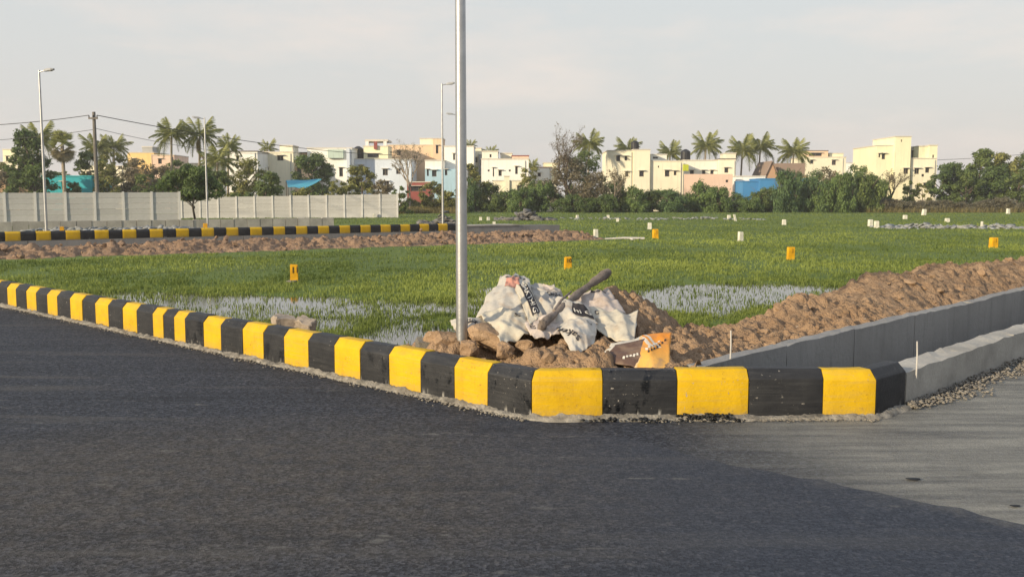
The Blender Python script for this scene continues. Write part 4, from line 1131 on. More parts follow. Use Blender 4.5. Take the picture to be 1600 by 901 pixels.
# broken concrete pieces behind the left kerb
def chunk(px, py, d, r, mat, label, name="broken_block", yaw=0.5, tilt=0.3, seed=3):
    bm = bmesh.new()
    for q in boxv(-1, 1, -.8, .8, -.9, .9): bm.verts.new(q)
    bm.verts.ensure_lookup_table()
    for q in BOXF: bm.faces.new([bm.verts[i] for i in q])
    bmesh.ops.subdivide_edges(bm, edges=list(bm.edges), cuts=3, use_grid_fill=True)
    rd = random.Random(seed)
    for v2 in bm.verts: v2.co += Vector((rd.gauss(0, .06), rd.gauss(0, .06), rd.gauss(0, .06)))
    bmesh.ops.bevel(bm, geom=[e_ for e_ in bm.edges if e_.calc_face_angle(0) > 0.9], offset=0.08, segments=2, affect='EDGES')
    me = bpy.data.meshes.new(name); bm.to_mesh(me); bm.free(); me.materials.append(mat)
    o = obj(name, me, None, PD(px, py, d), (tilt, tilt * .6, yaw), (r, r, r))
    smooth_by_angle(o, 35)
    return tag(o, label, "rubble")
d_ = float(line(455)[1]) + 0.85
chunk(444, 509, d_, 0.10, M['boulder'], "broken pale concrete block behind the kerb, the wider of a pair", yaw=0.4, tilt=0.12, seed=3)
chunk(478, 510, d_ - 0.1, 0.085, M['boulder'], "broken pale concrete block leaning on its neighbour behind the kerb", yaw=-0.4, tilt=0.42, seed=6)
chunk(668, 545, float(line(668)[1]) + 0.42, 0.085, M['mortar'], "whitish stone lying between kerb and soil heap near the lamp pole", "pale_stone", 0.2, 0.2, 9)

# small dark droppings on the side road
for (px, py, w_) in ((1427, 747, 0.045), (1586, 789, 0.03)):
    p = P(px, py, 0.006); v_, f_ = lump(88, 2, .3, .35)
    tag(part("tar_lump", np.array(v_) * np.array((w_, w_ * .5, 0.02)) + p, f_, M['tarstone'], None, True), "small black tar lump on the dusty side road", "tar lump", "tar lumps on the side road")

# ------------------------------------------------------------------ rubble heaps far out
def rubble_heap(name, x0, x1, yb, yt, z, n, mat, label, rmin=.1, rmax=.3, seed=1):
    rd = random.Random(seed); a = P(x0, yb, z); b = P(x1, yb, z); hgt = (yb - yt) * a[1] / F
    V = []; Fc = []; k0 = 0; wy = (b[0] - a[0]) * 0.22
    for k in range(n):
        q = rd.random(); prof = (math.sin(q * math.pi) ** .7) * (0.55 + 0.45 * math.sin(q * 9 + seed))
        x_ = a[0] + (b[0] - a[0]) * q; y_ = a[1] + rd.uniform(-wy, wy); zz = z + hgt * prof * rd.random() * (1 - abs(y_ - a[1]) / wy * .8)
        r = rd.uniform(rmin, rmax); v_, f_ = GR[rd.randrange(5)]
        m_ = Matrix.Rotation(rd.uniform(0, 6), 3, 'Z') @ Matrix.Rotation(rd.uniform(-.8, .8), 3, 'X')
        v_ = np.array([tuple(m_ @ Vector((c[0] * r * 1.5, c[1] * r, c[2] * r * .45))) for c in v_]) + np.array((x_, y_, zz))
        V.append(v_); Fc.append(np.array(f_) + k0); k0 += len(v_)
    return tag(obj(name, mkmesh(name, np.concatenate(V), np.concatenate(Fc), mat)), label, "rubble", None, "stuff")
rubble_heap("rubble_heap", 655, 716, 350, 329, -0.42, 170, M['rubble'], "dark broken rubble heap beside the far street lamp", .12, .4, 2)
rubble_heap("rubble_heap", 776, 866, 344, 326, -0.42, 260, M['rubble'], "wide dark rubble heap in front of the thicket right of the near lamp pole", .15, .5, 3)
rubble_heap("rubble_heap", 412, 470, 334, 323, -0.3, 120, M['rubble'], "low dark rubble heap before the long panel fence", .12, .4, 4)
rubble_heap("rubble_heap", 528, 562, 336, 319, -0.3, 90, M['rubble'], "small spiky rubble heap before the right end of the panel fence", .15, .4, 5)
M['palerub'] = plain("pale_rubble", (0.27, 0.28, 0.28), 0.9, 0.5, 2, 10)
rubble_heap("rubble_strip", 1375, 1600, 356, 346, -0.43, 230, M['palerub'], "low strip of pale grey rubble across the right side of the field", .12, .35, 6)
rubble_heap("rubble_strip", 880, 1180, 342, 338, -0.43, 130, M['palerub'], "thin line of grey stones in the grass before the thicket", .1, .3, 7)
rubble_heap("rubble_strip", 60, 330, 359, 352, 0.0, 200, M['palerub'], "scattered rubble and soil on the far road behind the striped kerb", .1, .25, 8)
for (px, w_, lb) in ((1414, 7, "pale boulder, first of the left pair at the field edge"), (1430, 8, "pinkish boulder beside a paler one at the field edge"), (1481, 8.5, "lone pale pointed boulder at the field edge near the big trees"), (1519, 7, "lone rounded boulder at the field edge below the big trees")):
    p = P(px, 331, -0.42); r = w_ * p[1] / F; v_, f_ = lump(px, 2, .3, .85)
    tag(part("boulder", np.array(v_) * r + p + np.array((0, 0, r * .3)), f_, M['boulder'], None, True), lb, "boulder", "boulders at the field edge")

# ------------------------------------------------------------------ buildings
COLR = dict(cream=(0.79, 0.74, 0.57), white=(0.82, 0.81, 0.76), pale=(0.76, 0.74, 0.64), yellow=(0.79, 0.75, 0.52), peach=(0.74, 0.54, 0.36), pink=(0.72, 0.52, 0.40), bluew=(0.60, 0.66, 0.74), blue=(0.36, 0.53, 0.64),
            teal=(0.03, 0.36, 0.42), tarp=(0.06, 0.33, 0.45), mint=(0.46, 0.56, 0.50), shed=(0.05, 0.22, 0.46), brick=(0.46, 0.29, 0.18), thatch=(0.27, 0.20, 0.16), grey=(0.36, 0.36, 0.35), orange=(0.74, 0.52, 0.22), lime=(0.42, 0.46, 0.03), red=(0.26, 0.07, 0.06), trim=(0.60, 0.56, 0.48), darktrim=(0.12, 0.10, 0.09))
def wallmat(name, c_):
    m, t, b = newmat(name); oc = objcoord(t)
    n1 = noise(t, oc, 0.35, 4); stk = noise(t, mapping(t, oc, (2.2, 2.2, 0.18)), 1.0, 5, 0.65); n2 = noise(t, oc, 3, 4)
    c = mixc(t, rng(t, n1, 0.3, 0.7), tuple(q * .88 for q in c_), c_)
    c = mixc(t, rng(t, stk, 0.52, 0.75, 0, 0.45), c, tuple(q * .45 + .05 for q in c_))
    c = mixc(t, rng(t, n2, 0.6, 0.8, 0, 0.25), c, tuple(q * .6 for q in c_))
    t.links.new(c, b.inputs["Base Color"]); b.inputs["Roughness"].default_value = 0.9
    return m
for k_, c_ in COLR.items():
    M['w_' + k_] = wallmat("wall_" + k_, c_)
M['pane'] = plain("window_pane", (0.035, 0.035, 0.04), 0.25, 0.2, 2, 8, spec=0.5)
M['frame'] = plain("window_frame", (0.16, 0.13, 0.10), 0.7, 0.2, 2, 8)
M['tank'] = plain("black_tank", (0.02, 0.02, 0.022), 0.5, 0.2, 2, 8)
GZ = -0.6
def to_xz(px, py, D):
    q = PD(px, py, D); return q[0], q[2]
def front_wall(x0, x1, z0, z1, y, dep, ops, mb):
    xs = sorted({x0, x1, *[q for o_ in ops for q in (o_[0], o_[1])]}); zs = sorted({z0, z1, *[q for o_ in ops for q in (o_[2], o_[3])]})
    for i in range(len(xs) - 1):
        for k in range(len(zs) - 1):
            cx_ = (xs[i] + xs[i + 1]) / 2; cz_ = (zs[k] + zs[k + 1]) / 2
            if any(o_[0] < cx_ < o_[1] and o_[2] < cz_ < o_[3] for o_ in ops): continue
            mb.add([(xs[i], y, zs[k]), (xs[i + 1], y, zs[k]), (xs[i + 1], y, zs[k + 1]), (xs[i], y, zs[k + 1])], [(0, 1, 2, 3)])
    for (a, b, c, d) in ops:
        r = 0.25
        mb.add([(a, y, c), (b, y, c), (b, y, d), (a, y, d), (a, y + r, c), (b, y + r, c), (b, y + r, d), (a, y + r, d)],
               [(0, 4, 5, 1), (1, 5, 6, 2), (2, 6, 7, 3), (3, 7, 4, 0), (4, 7, 6, 5)])
    mb.add([(x0, y, z0), (x1, y, z0), (x1, y + dep, z0), (x0, y + dep, z0), (x0, y, z1), (x1, y, z1), (x1, y + dep, z1), (x0, y + dep, z1)],
           [(4, 5, 6, 7), (1, 2, 6, 5), (2, 3, 7, 6), (3, 0, 4, 7)])
def building(name, label, cat, blocks, group=None):
    D0 = blocks[0][4]; xa = to_xz((blocks[0][0] + blocks[0][1]) / 2, 300, D0)[0]
    t = thing(name, label, cat, (xa, D0, GZ), 0, group)
    for bl in blocks:
        x0p, x1p, ytp, ybp, D, dep, mk = bl[:7]; wins = bl[7] if len(bl) > 7 else []; cap = bl[8] if len(bl) > 8 else 'trim'
        x0, z1 = to_xz(x0p, ytp, D); x1, _ = to_xz(x1p, ytp, D)
        z0 = GZ if ybp is None else to_xz(x0p, ybp, D)[1]
        ops = []
        for w in wins:
            a, zt = to_xz(w[0], w[1], D); b, zb = to_xz(w[2], w[3], D); ops.append((a, b, zb, zt))
        mb = MB(); front_wall(x0, x1, z0, z1, D, dep, ops, mb)
        wall = mb.build("wall", M['w_' + mk], t)
        for (a, b, c, d) in ops:
            fr = MB(); f_ = min(0.07, (b - a) * .12)
            fr.box(a + .002, a + f_, D + .10, D + .16, c + .002, d - .002).box(b - f_, b - .002, D + .10, D + .16, c + .002, d - .002)
            fr.box(a + f_, b - f_, D + .10, D + .16, d - f_, d - .002).box(a + f_, b - f_, D + .10, D + .16, c + .002, c + f_)
            if b - a > 0.7: fr.box((a + b) / 2 - f_ / 2, (a + b) / 2 + f_ / 2, D + .10, D + .16, c + f_, d - f_)
            wo = fr.build("window", M['frame'], t)
            pv = np.array(boxv(a + f_, b - f_, D + .17, D + .19, c + f_, d - f_)) - np.array(root_loc(t))
            obj("pane", mkmesh("pane", pv, BOXF, M['pane']), wo)
            if d - c > 0.55:
                sh = np.array(boxv(a - .18, b + .18, D - .42, D - .002, d + .04, d + .12)) - np.array(root_loc(t))
                obj("sunshade", mkmesh("sunshade", sh, BOXF, M['w_trim']), wo)
        if x1 - x0 > 2.5 and ybp is None and D > 139:
            xp = x0 + (x1 - x0) * 0.93; MB().tube([(xp, D - .07, z0), (xp, D - .07, z1 - .2)], .06, 6).build("rain_pipe", M['w_grey'], t)
        if cap:
            MB().box(x0 - .09, x1 + .09, D - .09, D + dep + .09, z1 + .003, z1 + .13).build("coping", M['w_' + cap], t)
    return t
B = building
B("house", "pale yellow house partly hidden behind the dark tree at the fence's open end", "house", [(-25, 32, 254, None, 150, 8, 'cream', [(6, 270, 14, 282)]), (4, 28, 234, 254, 152, 5, 'yellow', [(9, 244, 13, 252)])])
B("shed", "long low brown-roofed shed behind the tall fence", "shed", [(-40, 50, 279, None, 128, 6, 'brick', [], 'thatch')])
B("house", "turquoise walled low house behind the palmyra palm", "house", [(66, 143, 276, None, 118, 6, 'teal', [(96, 284, 104, 296)], 'teal')])
B("house", "cream house between the utility pole and the brown bushes", "house", [(126, 196, 260, None, 155, 7, 'cream', [(135, 268, 141, 277), (176, 282, 184, 293)])])
B("house", "small orange house with a flat roof among brown bushes", "house", [(199, 240, 239, None, 160, 7, 'orange', [(206, 248, 213, 256)]), (222, 238, 230, 239, 163, 3, 'grey')])
B("house", "pinkish grey house with a dark doorway left of the coconut palms", "house", [(238, 272, 243, None, 158, 7, 'pink', [(247, 248, 253, 256)]), (245, 330, 256, None, 162, 8, 'cream', [(286, 262, 294, 272)])])
B("house", "tall white house with a dark roof edge right of the coconut palms", "house", [(353, 402, 237, None, 140, 9, 'white', [(369, 244, 373, 252), (365, 296, 369, 303), (386, 262, 393, 273)], 'darktrim')])
B("house", "cream two storey house with a square stair tower and open veranda", "house",
  [(402, 458, 238, None, 146, 9, 'cream', [(433, 243, 443, 251), (412, 262, 420, 272)]), (437, 457, 228, 238, 148, 4, 'cream'), (458, 482, 250, None, 147, 8, 'peach', [(464, 262, 471, 273)]), (456, 480, 239, 250, 151, 4, 'brick', [(462, 242, 468, 250)], 'darktrim')])
B("house", "white house with a mint green upper wall panel", "house", [(480, 550, 232, None, 150, 9, 'white', [(530, 262, 536, 276), (488, 262, 496, 274)]), (512, 536, 233.5, 247, 149.4, 0.5, 'mint', [], None), (541, 546, 232, None, 149, 0.8, 'bluew', [], None)])
B("house", "pale blue house with a yellow terrace room and red rooftop door", "house",
  [(552, 642, 249, None, 152, 9, 'bluew', [(598, 264, 606, 274), (619, 264, 626, 272), (560, 258, 568, 268), (600, 283, 608, 293)]), (568, 606, 229, 249, 154, 5, 'yellow', [(574, 240, 592, 246)]), (570, 606, 218, 221, 154, 5, 'trim', [], None), (571, 576, 221, 229, 154, .5, 'white', [], None), (599, 604, 221, 229, 154, .5, 'white', [], None), (584, 589, 221, 233, 153.6, .5, 'red', [], None)])
B("house", "peach orange house with a slender stair tower and narrow window", "house", [(604, 692, 227, None, 162, 9, 'peach', [(646, 243, 652, 248), (620, 235, 626, 243)]), (656, 676, 217, 227, 162.5, 5, 'cream'), (676, 692, 217, None, 161, 5, 'peach', [(681, 227, 685, 240)], 'trim')])
B("house", "light blue house with a white upper storey just left of the near lamp pole", "house", [(664, 716, 264, None, 148, 8, 'blue', [(667, 264.5, 670, 275), (675, 266, 682, 276), (695, 265, 699, 274)], None), (664, 694, 251, 264, 148.5, 7, 'white', [], 'trim'), (694, 740, 229, 264, 150, 7, 'white', [(708, 240, 711, 250)])])
B("house", "cream house with stepped roof just right of the near lamp pole", "house", [(730, 752, 232, None, 158, 8, 'cream', [(741, 246, 746, 254)]), (748, 762, 242, None, 157, 7, 'grey', [(751, 250, 756, 258)])])
B("house", "rain-streaked white two storey house with a red roof edge", "house",
  [(752, 826, 249, None, 146, 9, 'white', [(779, 266, 784, 275), (762, 265, 765, 268), (795, 265, 798, 268), (805, 260, 809, 272), (770, 262, 772, 276)], 'trim'), (753, 778, 237, 249, 147, 6, 'pale', [(765, 241, 768, 246)]), (800, 826, 244, 248, 146.2, 6, 'pink', [], 'red'), (782, 800, 240, 249, 150, 5, 'cream')])
B("house", "small white house with red roof band behind the bare-topped tree", "house", [(830, 862, 262, None, 150, 7, 'white', [(840, 270, 845, 276)], 'red'), (850, 870, 255, None, 156, 5, 'yellow', [(856, 262, 860, 268)])])
B("boundary_wall", "bright cream low boundary wall with gate under the streaked white house", "wall", [(770, 870, 283, None, 136, 0.4, 'cream', [(808, 290, 814, 300)]), (788, 796, 276, None, 135.7, 0.6, 'cream')])
B("house", "cream house, two storeys stepping down to one, with small dark windows", "house",
  [(950, 990, 236, None, 142, 9, 'cream', [(963, 243, 969, 252), (976, 244, 980, 251), (977, 268, 982, 276)]), (990, 1016, 234.5, None, 141.5, 9, 'cream', [(999, 267, 1006, 276)]), (1016, 1068, 252, None, 142, 8, 'cream', [(1039, 266, 1046, 276), (1053, 267, 1057, 274), (1028, 259, 1030, 262)]), (1017, 1042, 242, 252, 147, 5, 'pale', [(1020, 245, 1028, 248)])])
B("house", "beige house with long sunshade behind the pink wall", "house", [(1068, 1126, 251, None, 146, 8, 'pale', [(1097, 266, 1102, 273), (1110, 266, 1115, 273), (1078, 266, 1084, 273)]), (1124, 1150, 249, None, 145, 8, 'cream', [(1132, 262, 1138, 270)], 'darktrim'), (1134, 1150, 240, 249, 147, 4, 'cream'), (1068, 1076, 257, 267, 141, .6, 'lime', [], None)])
B("boundary_wall", "pink plastered wall in front of the beige house", "wall", [(1070, 1145, 272, None, 138, 0.5, 'pink', [(1134, 281, 1138, 285)], None)])
def gable(name, label, x0p, x1p, yr, ye, D, dep, wm, rm, ridge_x=None):
    x0, ze = to_xz(x0p, ye, D); x1, _ = to_xz(x1p, ye, D); xr, zr = to_xz(ridge_x or (x0p + x1p) / 2, yr, D)
    t = thing(name, label, "shed", ((x0 + x1) / 2, D, GZ))
    V = [(x0, D, GZ), (x1, D, GZ), (x1, D, ze), (xr, D, zr), (x0, D, ze)]; V += [(a, D + dep, c) for a, b, c in V]
    part("wall", V, [(0, 1, 2, 3, 4), (9, 8, 7, 6, 5), (0, 4, 9, 5), (1, 6, 7, 2)], wm, t)
    e = 0.25
    for (xa, za) in ((x0, ze), (x1, ze)):
        sgn = -1 if xa < xr else 1
        a = np.array((xa + sgn * e, 0, za - e * .4 + .05)); b = np.array((xr, 0, zr + .05))
        V = []
        for y_ in (D - .3, D + dep + .3):
            for q in (a, b, b + np.array((0, 0, .12)), a + np.array((0, 0, .12))): V.append((q[0], y_, q[2]))
        part("roof", V, [(0, 1, 2, 3), (7, 6, 5, 4), (0, 4, 5, 1), (1, 5, 6, 2), (2, 6, 7, 3), (3, 7, 4, 0)], rm, t)
    return t
B("shed", "bright blue sheet-walled shed standing in the thicket", "shed", [(1188, 1262, 280, None, 133, 6, 'shed', [], 'shed'), (1161, 1189, 284, None, 134, 5, 'shed', [], 'shed')])
B("shed", "shed with a flat white roof between the pink wall and the blue shed", "shed", [(1150, 1196, 276, None, 140, 6, 'white', [(1160, 284, 1166, 290)])])
gable("brick_hut", "brick hut with a steep dark tiled gable roof behind the blue shed", 1196, 1216, 253, 279, 146, 8, M['w_brick'], M['w_thatch'])
B("brick_wing", "low brick wing with brown roof right of the gabled hut", "shed", [(1214, 1262, 275, None, 147, 6, 'brick', [(1230, 280, 1236, 286)], 'thatch'), (1216, 1258, 255, 274, 150, 6, 'thatch', [], None)])
B("house", "distant yellowish house with a brown roof terrace above the thicket", "house", [(1256, 1322, 246, None, 190, 9, 'cream', [(1266, 250, 1271, 256), (1300, 250, 1306, 258)]), (1258, 1294, 236, 246, 191, 5, 'peach', [(1264, 239, 1284, 244)], 'darktrim'), (1296, 1318, 240, 246, 192, 5, 'yellow')])
B("house", "distant white house beyond the brown bushes left of the yellow tower house", "house", [(1318, 1372, 255, None, 230, 9, 'white', [(1330, 260, 1335, 266), (1350, 260, 1355, 266)])])
B("tower_house", "bright pale yellow three storey house with a square stair tower", "house",
  [(1370, 1402, 228, None, 146, 10, 'yellow', [(1378, 240, 1383, 249), (1373, 240, 1375.5, 246), (1398, 274, 1403.5, 283)]), (1399, 1424, 214, None, 145.4, 9, 'yellow', [(1412, 263, 1419, 272), (1408, 218, 1409.5, 222)]), (1424, 1464, 248, None, 146, 8, 'cream', [(1429, 263, 1436, 272), (1446, 262, 1452, 270), (1443, 286, 1450, 294), (1440, 272, 1444, 276)]), (1436, 1454, 229, 248, 147, 6, 'yellow'), (1453, 1465, 227.5, 248, 146.4, 7, 'yellow', [(1457, 242, 1459.5, 247)]), (1424, 1437, 231, 248, 149, 4, 'grey', [(1425, 235, 1430, 247)], None)])
B("parking_shed", "low shed with a dark red front under the bare tree", "shed", [(636, 672, 285, None, 138, 5, 'red', [(642, 291, 666, 299)], 'trim')])
# blue tarpaulin shelter
a_ = [PD(446, 289, 126), PD(500, 279, 126), PD(500, 289, 124), PD(458, 293, 124)]
tp = thing("tarp_shelter", "turquoise tarpaulin shelter roof between the bushes behind the panel fence", "shelter", (a_[0][0], 126, GZ))
U, V_ = np.meshgrid(np.linspace(0, 1, 14), np.linspace(0, 1, 8), indexing='ij'); U = U.ravel(); V_ = V_.ravel()
q0 = PD(447, 282, 129); q1 = PD(503, 280, 129); q2 = PD(478, 294, 125); q3 = PD(450, 292, 125)
pp = q0 * ((1 - U) * (1 - V_))[:, None] + q1 * (U * (1 - V_))[:, None] + q2 * (U * V_)[:, None] + q3 * ((1 - U) * V_)[:, None]
pp[:, 2] += 0.05 * np.sin(U * 9 + V_ * 5)
idx = np.arange(14 * 8).reshape(14, 8); f = np.stack([idx[:-1, :-1].ravel(), idx[1:, :-1].ravel(), idx[1:, 1:].ravel(), idx[:-1, 1:].ravel()], 1)
part("tarp", np.concatenate([pp, pp - np.array((0, 0, .03))]), np.concatenate([f, f[:, ::-1] + 112]), M['w_tarp'], tp, True)
for q in (q0, q1, q2, q3):
    MB().tube([(q[0], q[1], GZ), (q[0], q[1], q[2] - .05)], .06, 6).build("pole", M['bark'], tp)
def tank(px, py, D, r, lab):
    c = PD(px, py, D); mb = MB().tube([c, c + (0, 0, r * 1.7), c + (0, 0, r * 2.0), c + (0, 0, r * 2.2)], [r, r, r * .6, r * .25], 14)
    tag(mb.build("water_tank", M['tank'], None), lab, "water tank", "black rooftop water tanks")
tank(1071, 250.0, 148, 0.75, "round black water tank on the beige house roof beside a palm"); tank(992, 233.3, 146, 0.6, "black water tank on top of the cream two storey house"); tank(560, 247.8, 156, 0.9, "black water tank beside the yellow terrace room")

# ------------------------------------------------------------------ vegetation
def leaf_cloud(blobs, n, size, seed, shell=0.55):
    r = np.random.default_rng(seed)
    vol = np.array([b[3] * b[4] * b[5] for b in blobs]); pick = r.choice(len(blobs), n, p=vol / vol.sum())
    B_ = np.array(blobs)[pick]
    d = r.normal(size=(n, 3)); d /= np.linalg.norm(d, axis=1)[:, None]
    rad = shell + (1 - shell) * r.random(n) ** 0.6; rad *= (0.75 + 0.6 * r.random(n) ** 2)
    c = B_[:, :3] + d * rad[:, None] * B_[:, 3:6]
    c[:, 2] = np.maximum(c[:, 2], 0.03)
    nrm = d + r.normal(size=(n, 3)) * 0.8 + np.array((0, 0, .5)); nrm /= np.linalg.norm(nrm, axis=1)[:, None]
    a = np.cross(nrm, r.normal(size=(n, 3))); a /= np.linalg.norm(a, axis=1)[:, None]; b = np.cross(nrm, a)
    s = size * r.uniform(0.6, 1.4, n)[:, None]
    V = np.stack([c - a * s, c + b * s * .45, c + a * s, c - b * s * .45], 1).reshape(-1, 3)
    i = np.arange(n) * 4
    bs = r.random(len(blobs))[pick]
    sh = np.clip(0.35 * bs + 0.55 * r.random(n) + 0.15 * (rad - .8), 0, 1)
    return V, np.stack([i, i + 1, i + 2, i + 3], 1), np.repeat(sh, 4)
def crown_blobs(w, h, z0, n, seed, taper=0.3):
    r = random.Random(seed); out = []
    n = int(n * 2.2)
    for k in range(n):
        q = (k + .5) / n; z = z0 + h * (0.06 + 0.84 * q); lim = w * (1 - taper * q) * math.sin(math.pi * (0.22 + 0.66 * q)) ** .5
        a = k * 2.399 + r.uniform(-.5, .5); rr_ = lim * math.sqrt(r.uniform(0.02, 0.85))
        s = w * r.uniform(0.10, 0.32)
        out.append((math.cos(a) * rr_, math.sin(a) * rr_ * .8, z, s, s * .9, s * r.uniform(.5, .8)))
    return out
def limbs(h, r0, spread, n, seed, top=0.9):
    r = random.Random(seed); mb = MB()
    mb.tube([(0, 0, -.1), (r.gauss(0, .04) * h, 0, h * .25), (r.gauss(0, .05) * h, r.gauss(0, .03) * h, h * .5), (r.gauss(0, .05) * h, 0, h * top)], [r0, r0 * .8, r0 * .6, r0 * .2], 8)
    for k in range(n):
        z = h * r.uniform(.2, .6); a = r.uniform(0, 6.28); l = spread * r.uniform(.5, .95)
        mb.tube([(0, 0, z), (math.cos(a) * l * .5, math.sin(a) * l * .5, z + l * .45), (math.cos(a) * l, math.sin(a) * l, z + l * .75)], [r0 * .5, r0 * .32, r0 * .1], 6)
    return mb
def broad_tree(px, yb, ytop, wpx, D, mat, label, n, leaf, seed, nb=14, z0=0.12, name="leafy_tree", group=None, taper=.3, bark='bark', shell=.5, zb=GZ):
    base = PD(px, yb, D); base[2] = zb; h = PD(px, ytop, D)[2] - zb; w = wpx / 2 * D / F
    t = thing(name, label, "tree" if name.endswith("tree") else "shrub", base, random.uniform(0, 0.6), group)
    mb = limbs(h, max(.05, h * .022), w * .8, 6, seed, .8)
    obj("trunk", mkmesh("trunk", mb.v, mb.f, M[bark], True), t)
    n = int(n * 1.7); leaf *= 0.85
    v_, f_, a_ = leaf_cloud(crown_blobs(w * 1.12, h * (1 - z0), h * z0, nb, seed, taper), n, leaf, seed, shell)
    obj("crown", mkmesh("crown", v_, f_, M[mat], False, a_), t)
    return t
BT = broad_tree
BT(46, 300, 196, 84, 112, 'leaf_dark', "dense dark green tree overhanging the turquoise house", 5200, .24, 1, 22, .04, taper=.55)
BT(15, 300, 262, 60, 120, 'leaf_dry', "brown dry bush at the fence's open end", 1500, .22, 2, 9, .0, "dry_bush")
BT(116, 300, 281, 36, 114, 'leaf_dark', "leafy green bush in front of the turquoise house", 1600, .22, 3, 10, .0, "leafy_bush")
BT(140, 300, 232, 56, 135, 'leaf_mid', "mid green tree behind the utility pole", 2000, .26, 4, 12)
BT(178, 300, 226, 62, 138, 'leaf_yel', "yellowish tree right of the utility pole", 2200, .26, 5, 12)
BT(212, 300, 244, 70, 126, 'leaf_dry', "brownish thorny tree before the small orange house", 2400, .2, 6, 14)
BT(246, 300, 252, 56, 122, 'leaf_dry', "brown dry shrub before the pinkish grey house", 1800, .2, 7, 12)
BT(170, 300, 272, 50, 116, 'leaf_yel', "low yellow-green bush at the foot of the utility pole", 1300, .2, 8, 9, .0, "leafy_bush")
BT(305, 343, 258, 92, 77, 'leaf_dark', "round crowned green tree with thin forked trunk before the lower fence", 5200, .16, 9, 20, .36, taper=.15, zb=-.3)
BT(388, 306, 244, 74, 112, 'leaf_yel', "thin yellow-green tree half hiding the tall white house", 2300, .2, 10, 14)
BT(415, 306, 262, 60, 106, 'leaf_mid', "green spiky bush between the white and cream houses", 1900, .2, 11, 11, .0, "leafy_bush")
BT(488, 300, 237, 76, 136, 'leaf_dark', "dark dense tree above the turquoise tarpaulin shelter", 4200, .22, 12, 18, .2, taper=.4)
BT(526, 306, 276, 48, 108, 'leaf_yel', "bright yellow-green bush right of the tarpaulin shelter", 1900, .18, 13, 11, .0, "leafy_bush")
BT(472, 306, 294, 50, 104, 'leaf_yel', "low yellowish weeds under the tarpaulin shelter", 1200, .18, 14, 8, .0, "leafy_bush")
BT(566, 306, 254, 56, 118, 'leaf_yel', "yellow-green tree before the pale blue house", 2600, .2, 15, 13)
BT(598, 306, 276, 60, 112, 'leaf_dry', "orange-brown bush below the pale blue house windows", 1900, .18, 16, 11, .0, "dry_bush")
BT(625, 310, 286, 40, 110, 'leaf_mid', "small green bush behind the fence's right end", 1100, .18, 17, 8, .0, "leafy_bush")
BT(675, 330, 281, 46, 118, 'leaf_yel', "small thin olive tree before the light blue house", 1700, .17, 18, 11, .15)
BT(705, 330, 292, 44, 116, 'leaf_yel', "yellowish bush left of the near lamp pole", 1300, .18, 19, 9, .0, "leafy_bush")
BT(742, 320, 252, 44, 128, 'leaf_yel', "sparse yellowish tree right of the near lamp pole", 1500, .2, 20, 12, .1)
BT(828, 320, 256, 40, 134, 'leaf_yel', "small yellow-green tree in front of the streaked white house", 1200, .2, 21, 10)
BT(915, 328, 228, 70, 128, 'leaf_mid', "green tree in front of the palm by the bare-topped tree", 2600, .2, 22, 14)
BT(888, 328, 236, 84, 124, 'leaf_dry', "brown tangled lower crown below the bare branches", 3600, .17, 23, 18, .05)
BT(935, 328, 262, 70, 122, 'leaf_dry', "brown thorn bush left of the cream two storey house", 2600, .16, 24, 14, .0, "dry_bush")
BT(1290, 322, 258, 66, 150, 'leaf_dry', "grey-brown bushy tree under the distant houses", 2000, .22, 25, 12)
BT(1345, 322, 254, 60, 150, 'leaf_dark', "dark rounded bush left of the yellow tower house", 1800, .22, 26, 12)
BT(1420, 322, 278, 36, 132, 'leaf_mid', "young green tree before the yellow tower house", 900, .18, 27, 8, .1)
BT(1440, 322, 284, 30, 132, 'leaf_yel', "thin yellowish sapling before the yellow tower house", 700, .18, 28, 7, .1)
big = "big dark trees at the right field edge"
BT(1487, 322, 250, 66, 138, 'leaf_dark', "wide dark tree next to the yellow tower house", 3600, .24, 29, 18, .16, group=big, taper=.2)
BT(1532, 322, 226, 64, 140, 'leaf_mid', "tallest tree with a ragged top among the big dark trees", 3800, .24, 30, 18, .18, group=big, taper=.35)
BT(1572, 322, 236, 70, 139, 'leaf_yel', "yellow-green tree among the big dark trees", 3600, .24, 31, 18, .2, group=big, taper=.2)
BT(1612, 322, 232, 70, 142, 'leaf_dark', "dark tree closing the row beyond the yellow-green one", 3000, .24, 32, 16, .2, group=big, taper=.2)
BT(1510, 322, 262, 60, 134, 'leaf_mid', "lower leafy tree in front of the big dark trees", 2600, .2, 33, 13, .12, group=big)

BT(-10, 300, 248, 70, 125, 'leaf_yel', "olive tree behind the brown shed at the fence's open end", 2200, .22, 61, 12)
BT(92, 300, 262, 50, 126, 'leaf_mid', "green tree behind the palmyra palm trunk", 1700, .22, 62, 10)
BT(160, 300, 248, 60, 120, 'leaf_yel', "yellow-green tree in front of the cream house by the utility pole", 1900, .2, 63, 11)
BT(232, 300, 268, 60, 118, 'leaf_mid', "low olive bush before the brown thorny tree", 1500, .2, 64, 9, .0, "leafy_bush")
BT(278, 300, 246, 56, 132, 'leaf_mid', "green tree behind the round crowned tree", 1900, .22, 65, 11)
BT(345, 306, 262, 52, 108, 'leaf_mid', "dark green bush between the round tree and the tall white house", 1700, .2, 66, 10, .0, "leafy_bush")
BT(545, 306, 282, 46, 110, 'leaf_yel', "low yellowish bush left of the yellow-green tree", 1200, .18, 67, 8, .0, "leafy_bush")
BT(428, 306, 270, 36, 110, 'leaf_mid', "spiky green bush left of the tarpaulin shelter", 1600, .2, 68, 9, .0, "leafy_bush")
BT(1470, 322, 266, 56, 136, 'leaf_dark', "dark bush at the right corner of the yellow tower house", 2200, .22, 69, 11, .0, "leafy_bush", group=big)
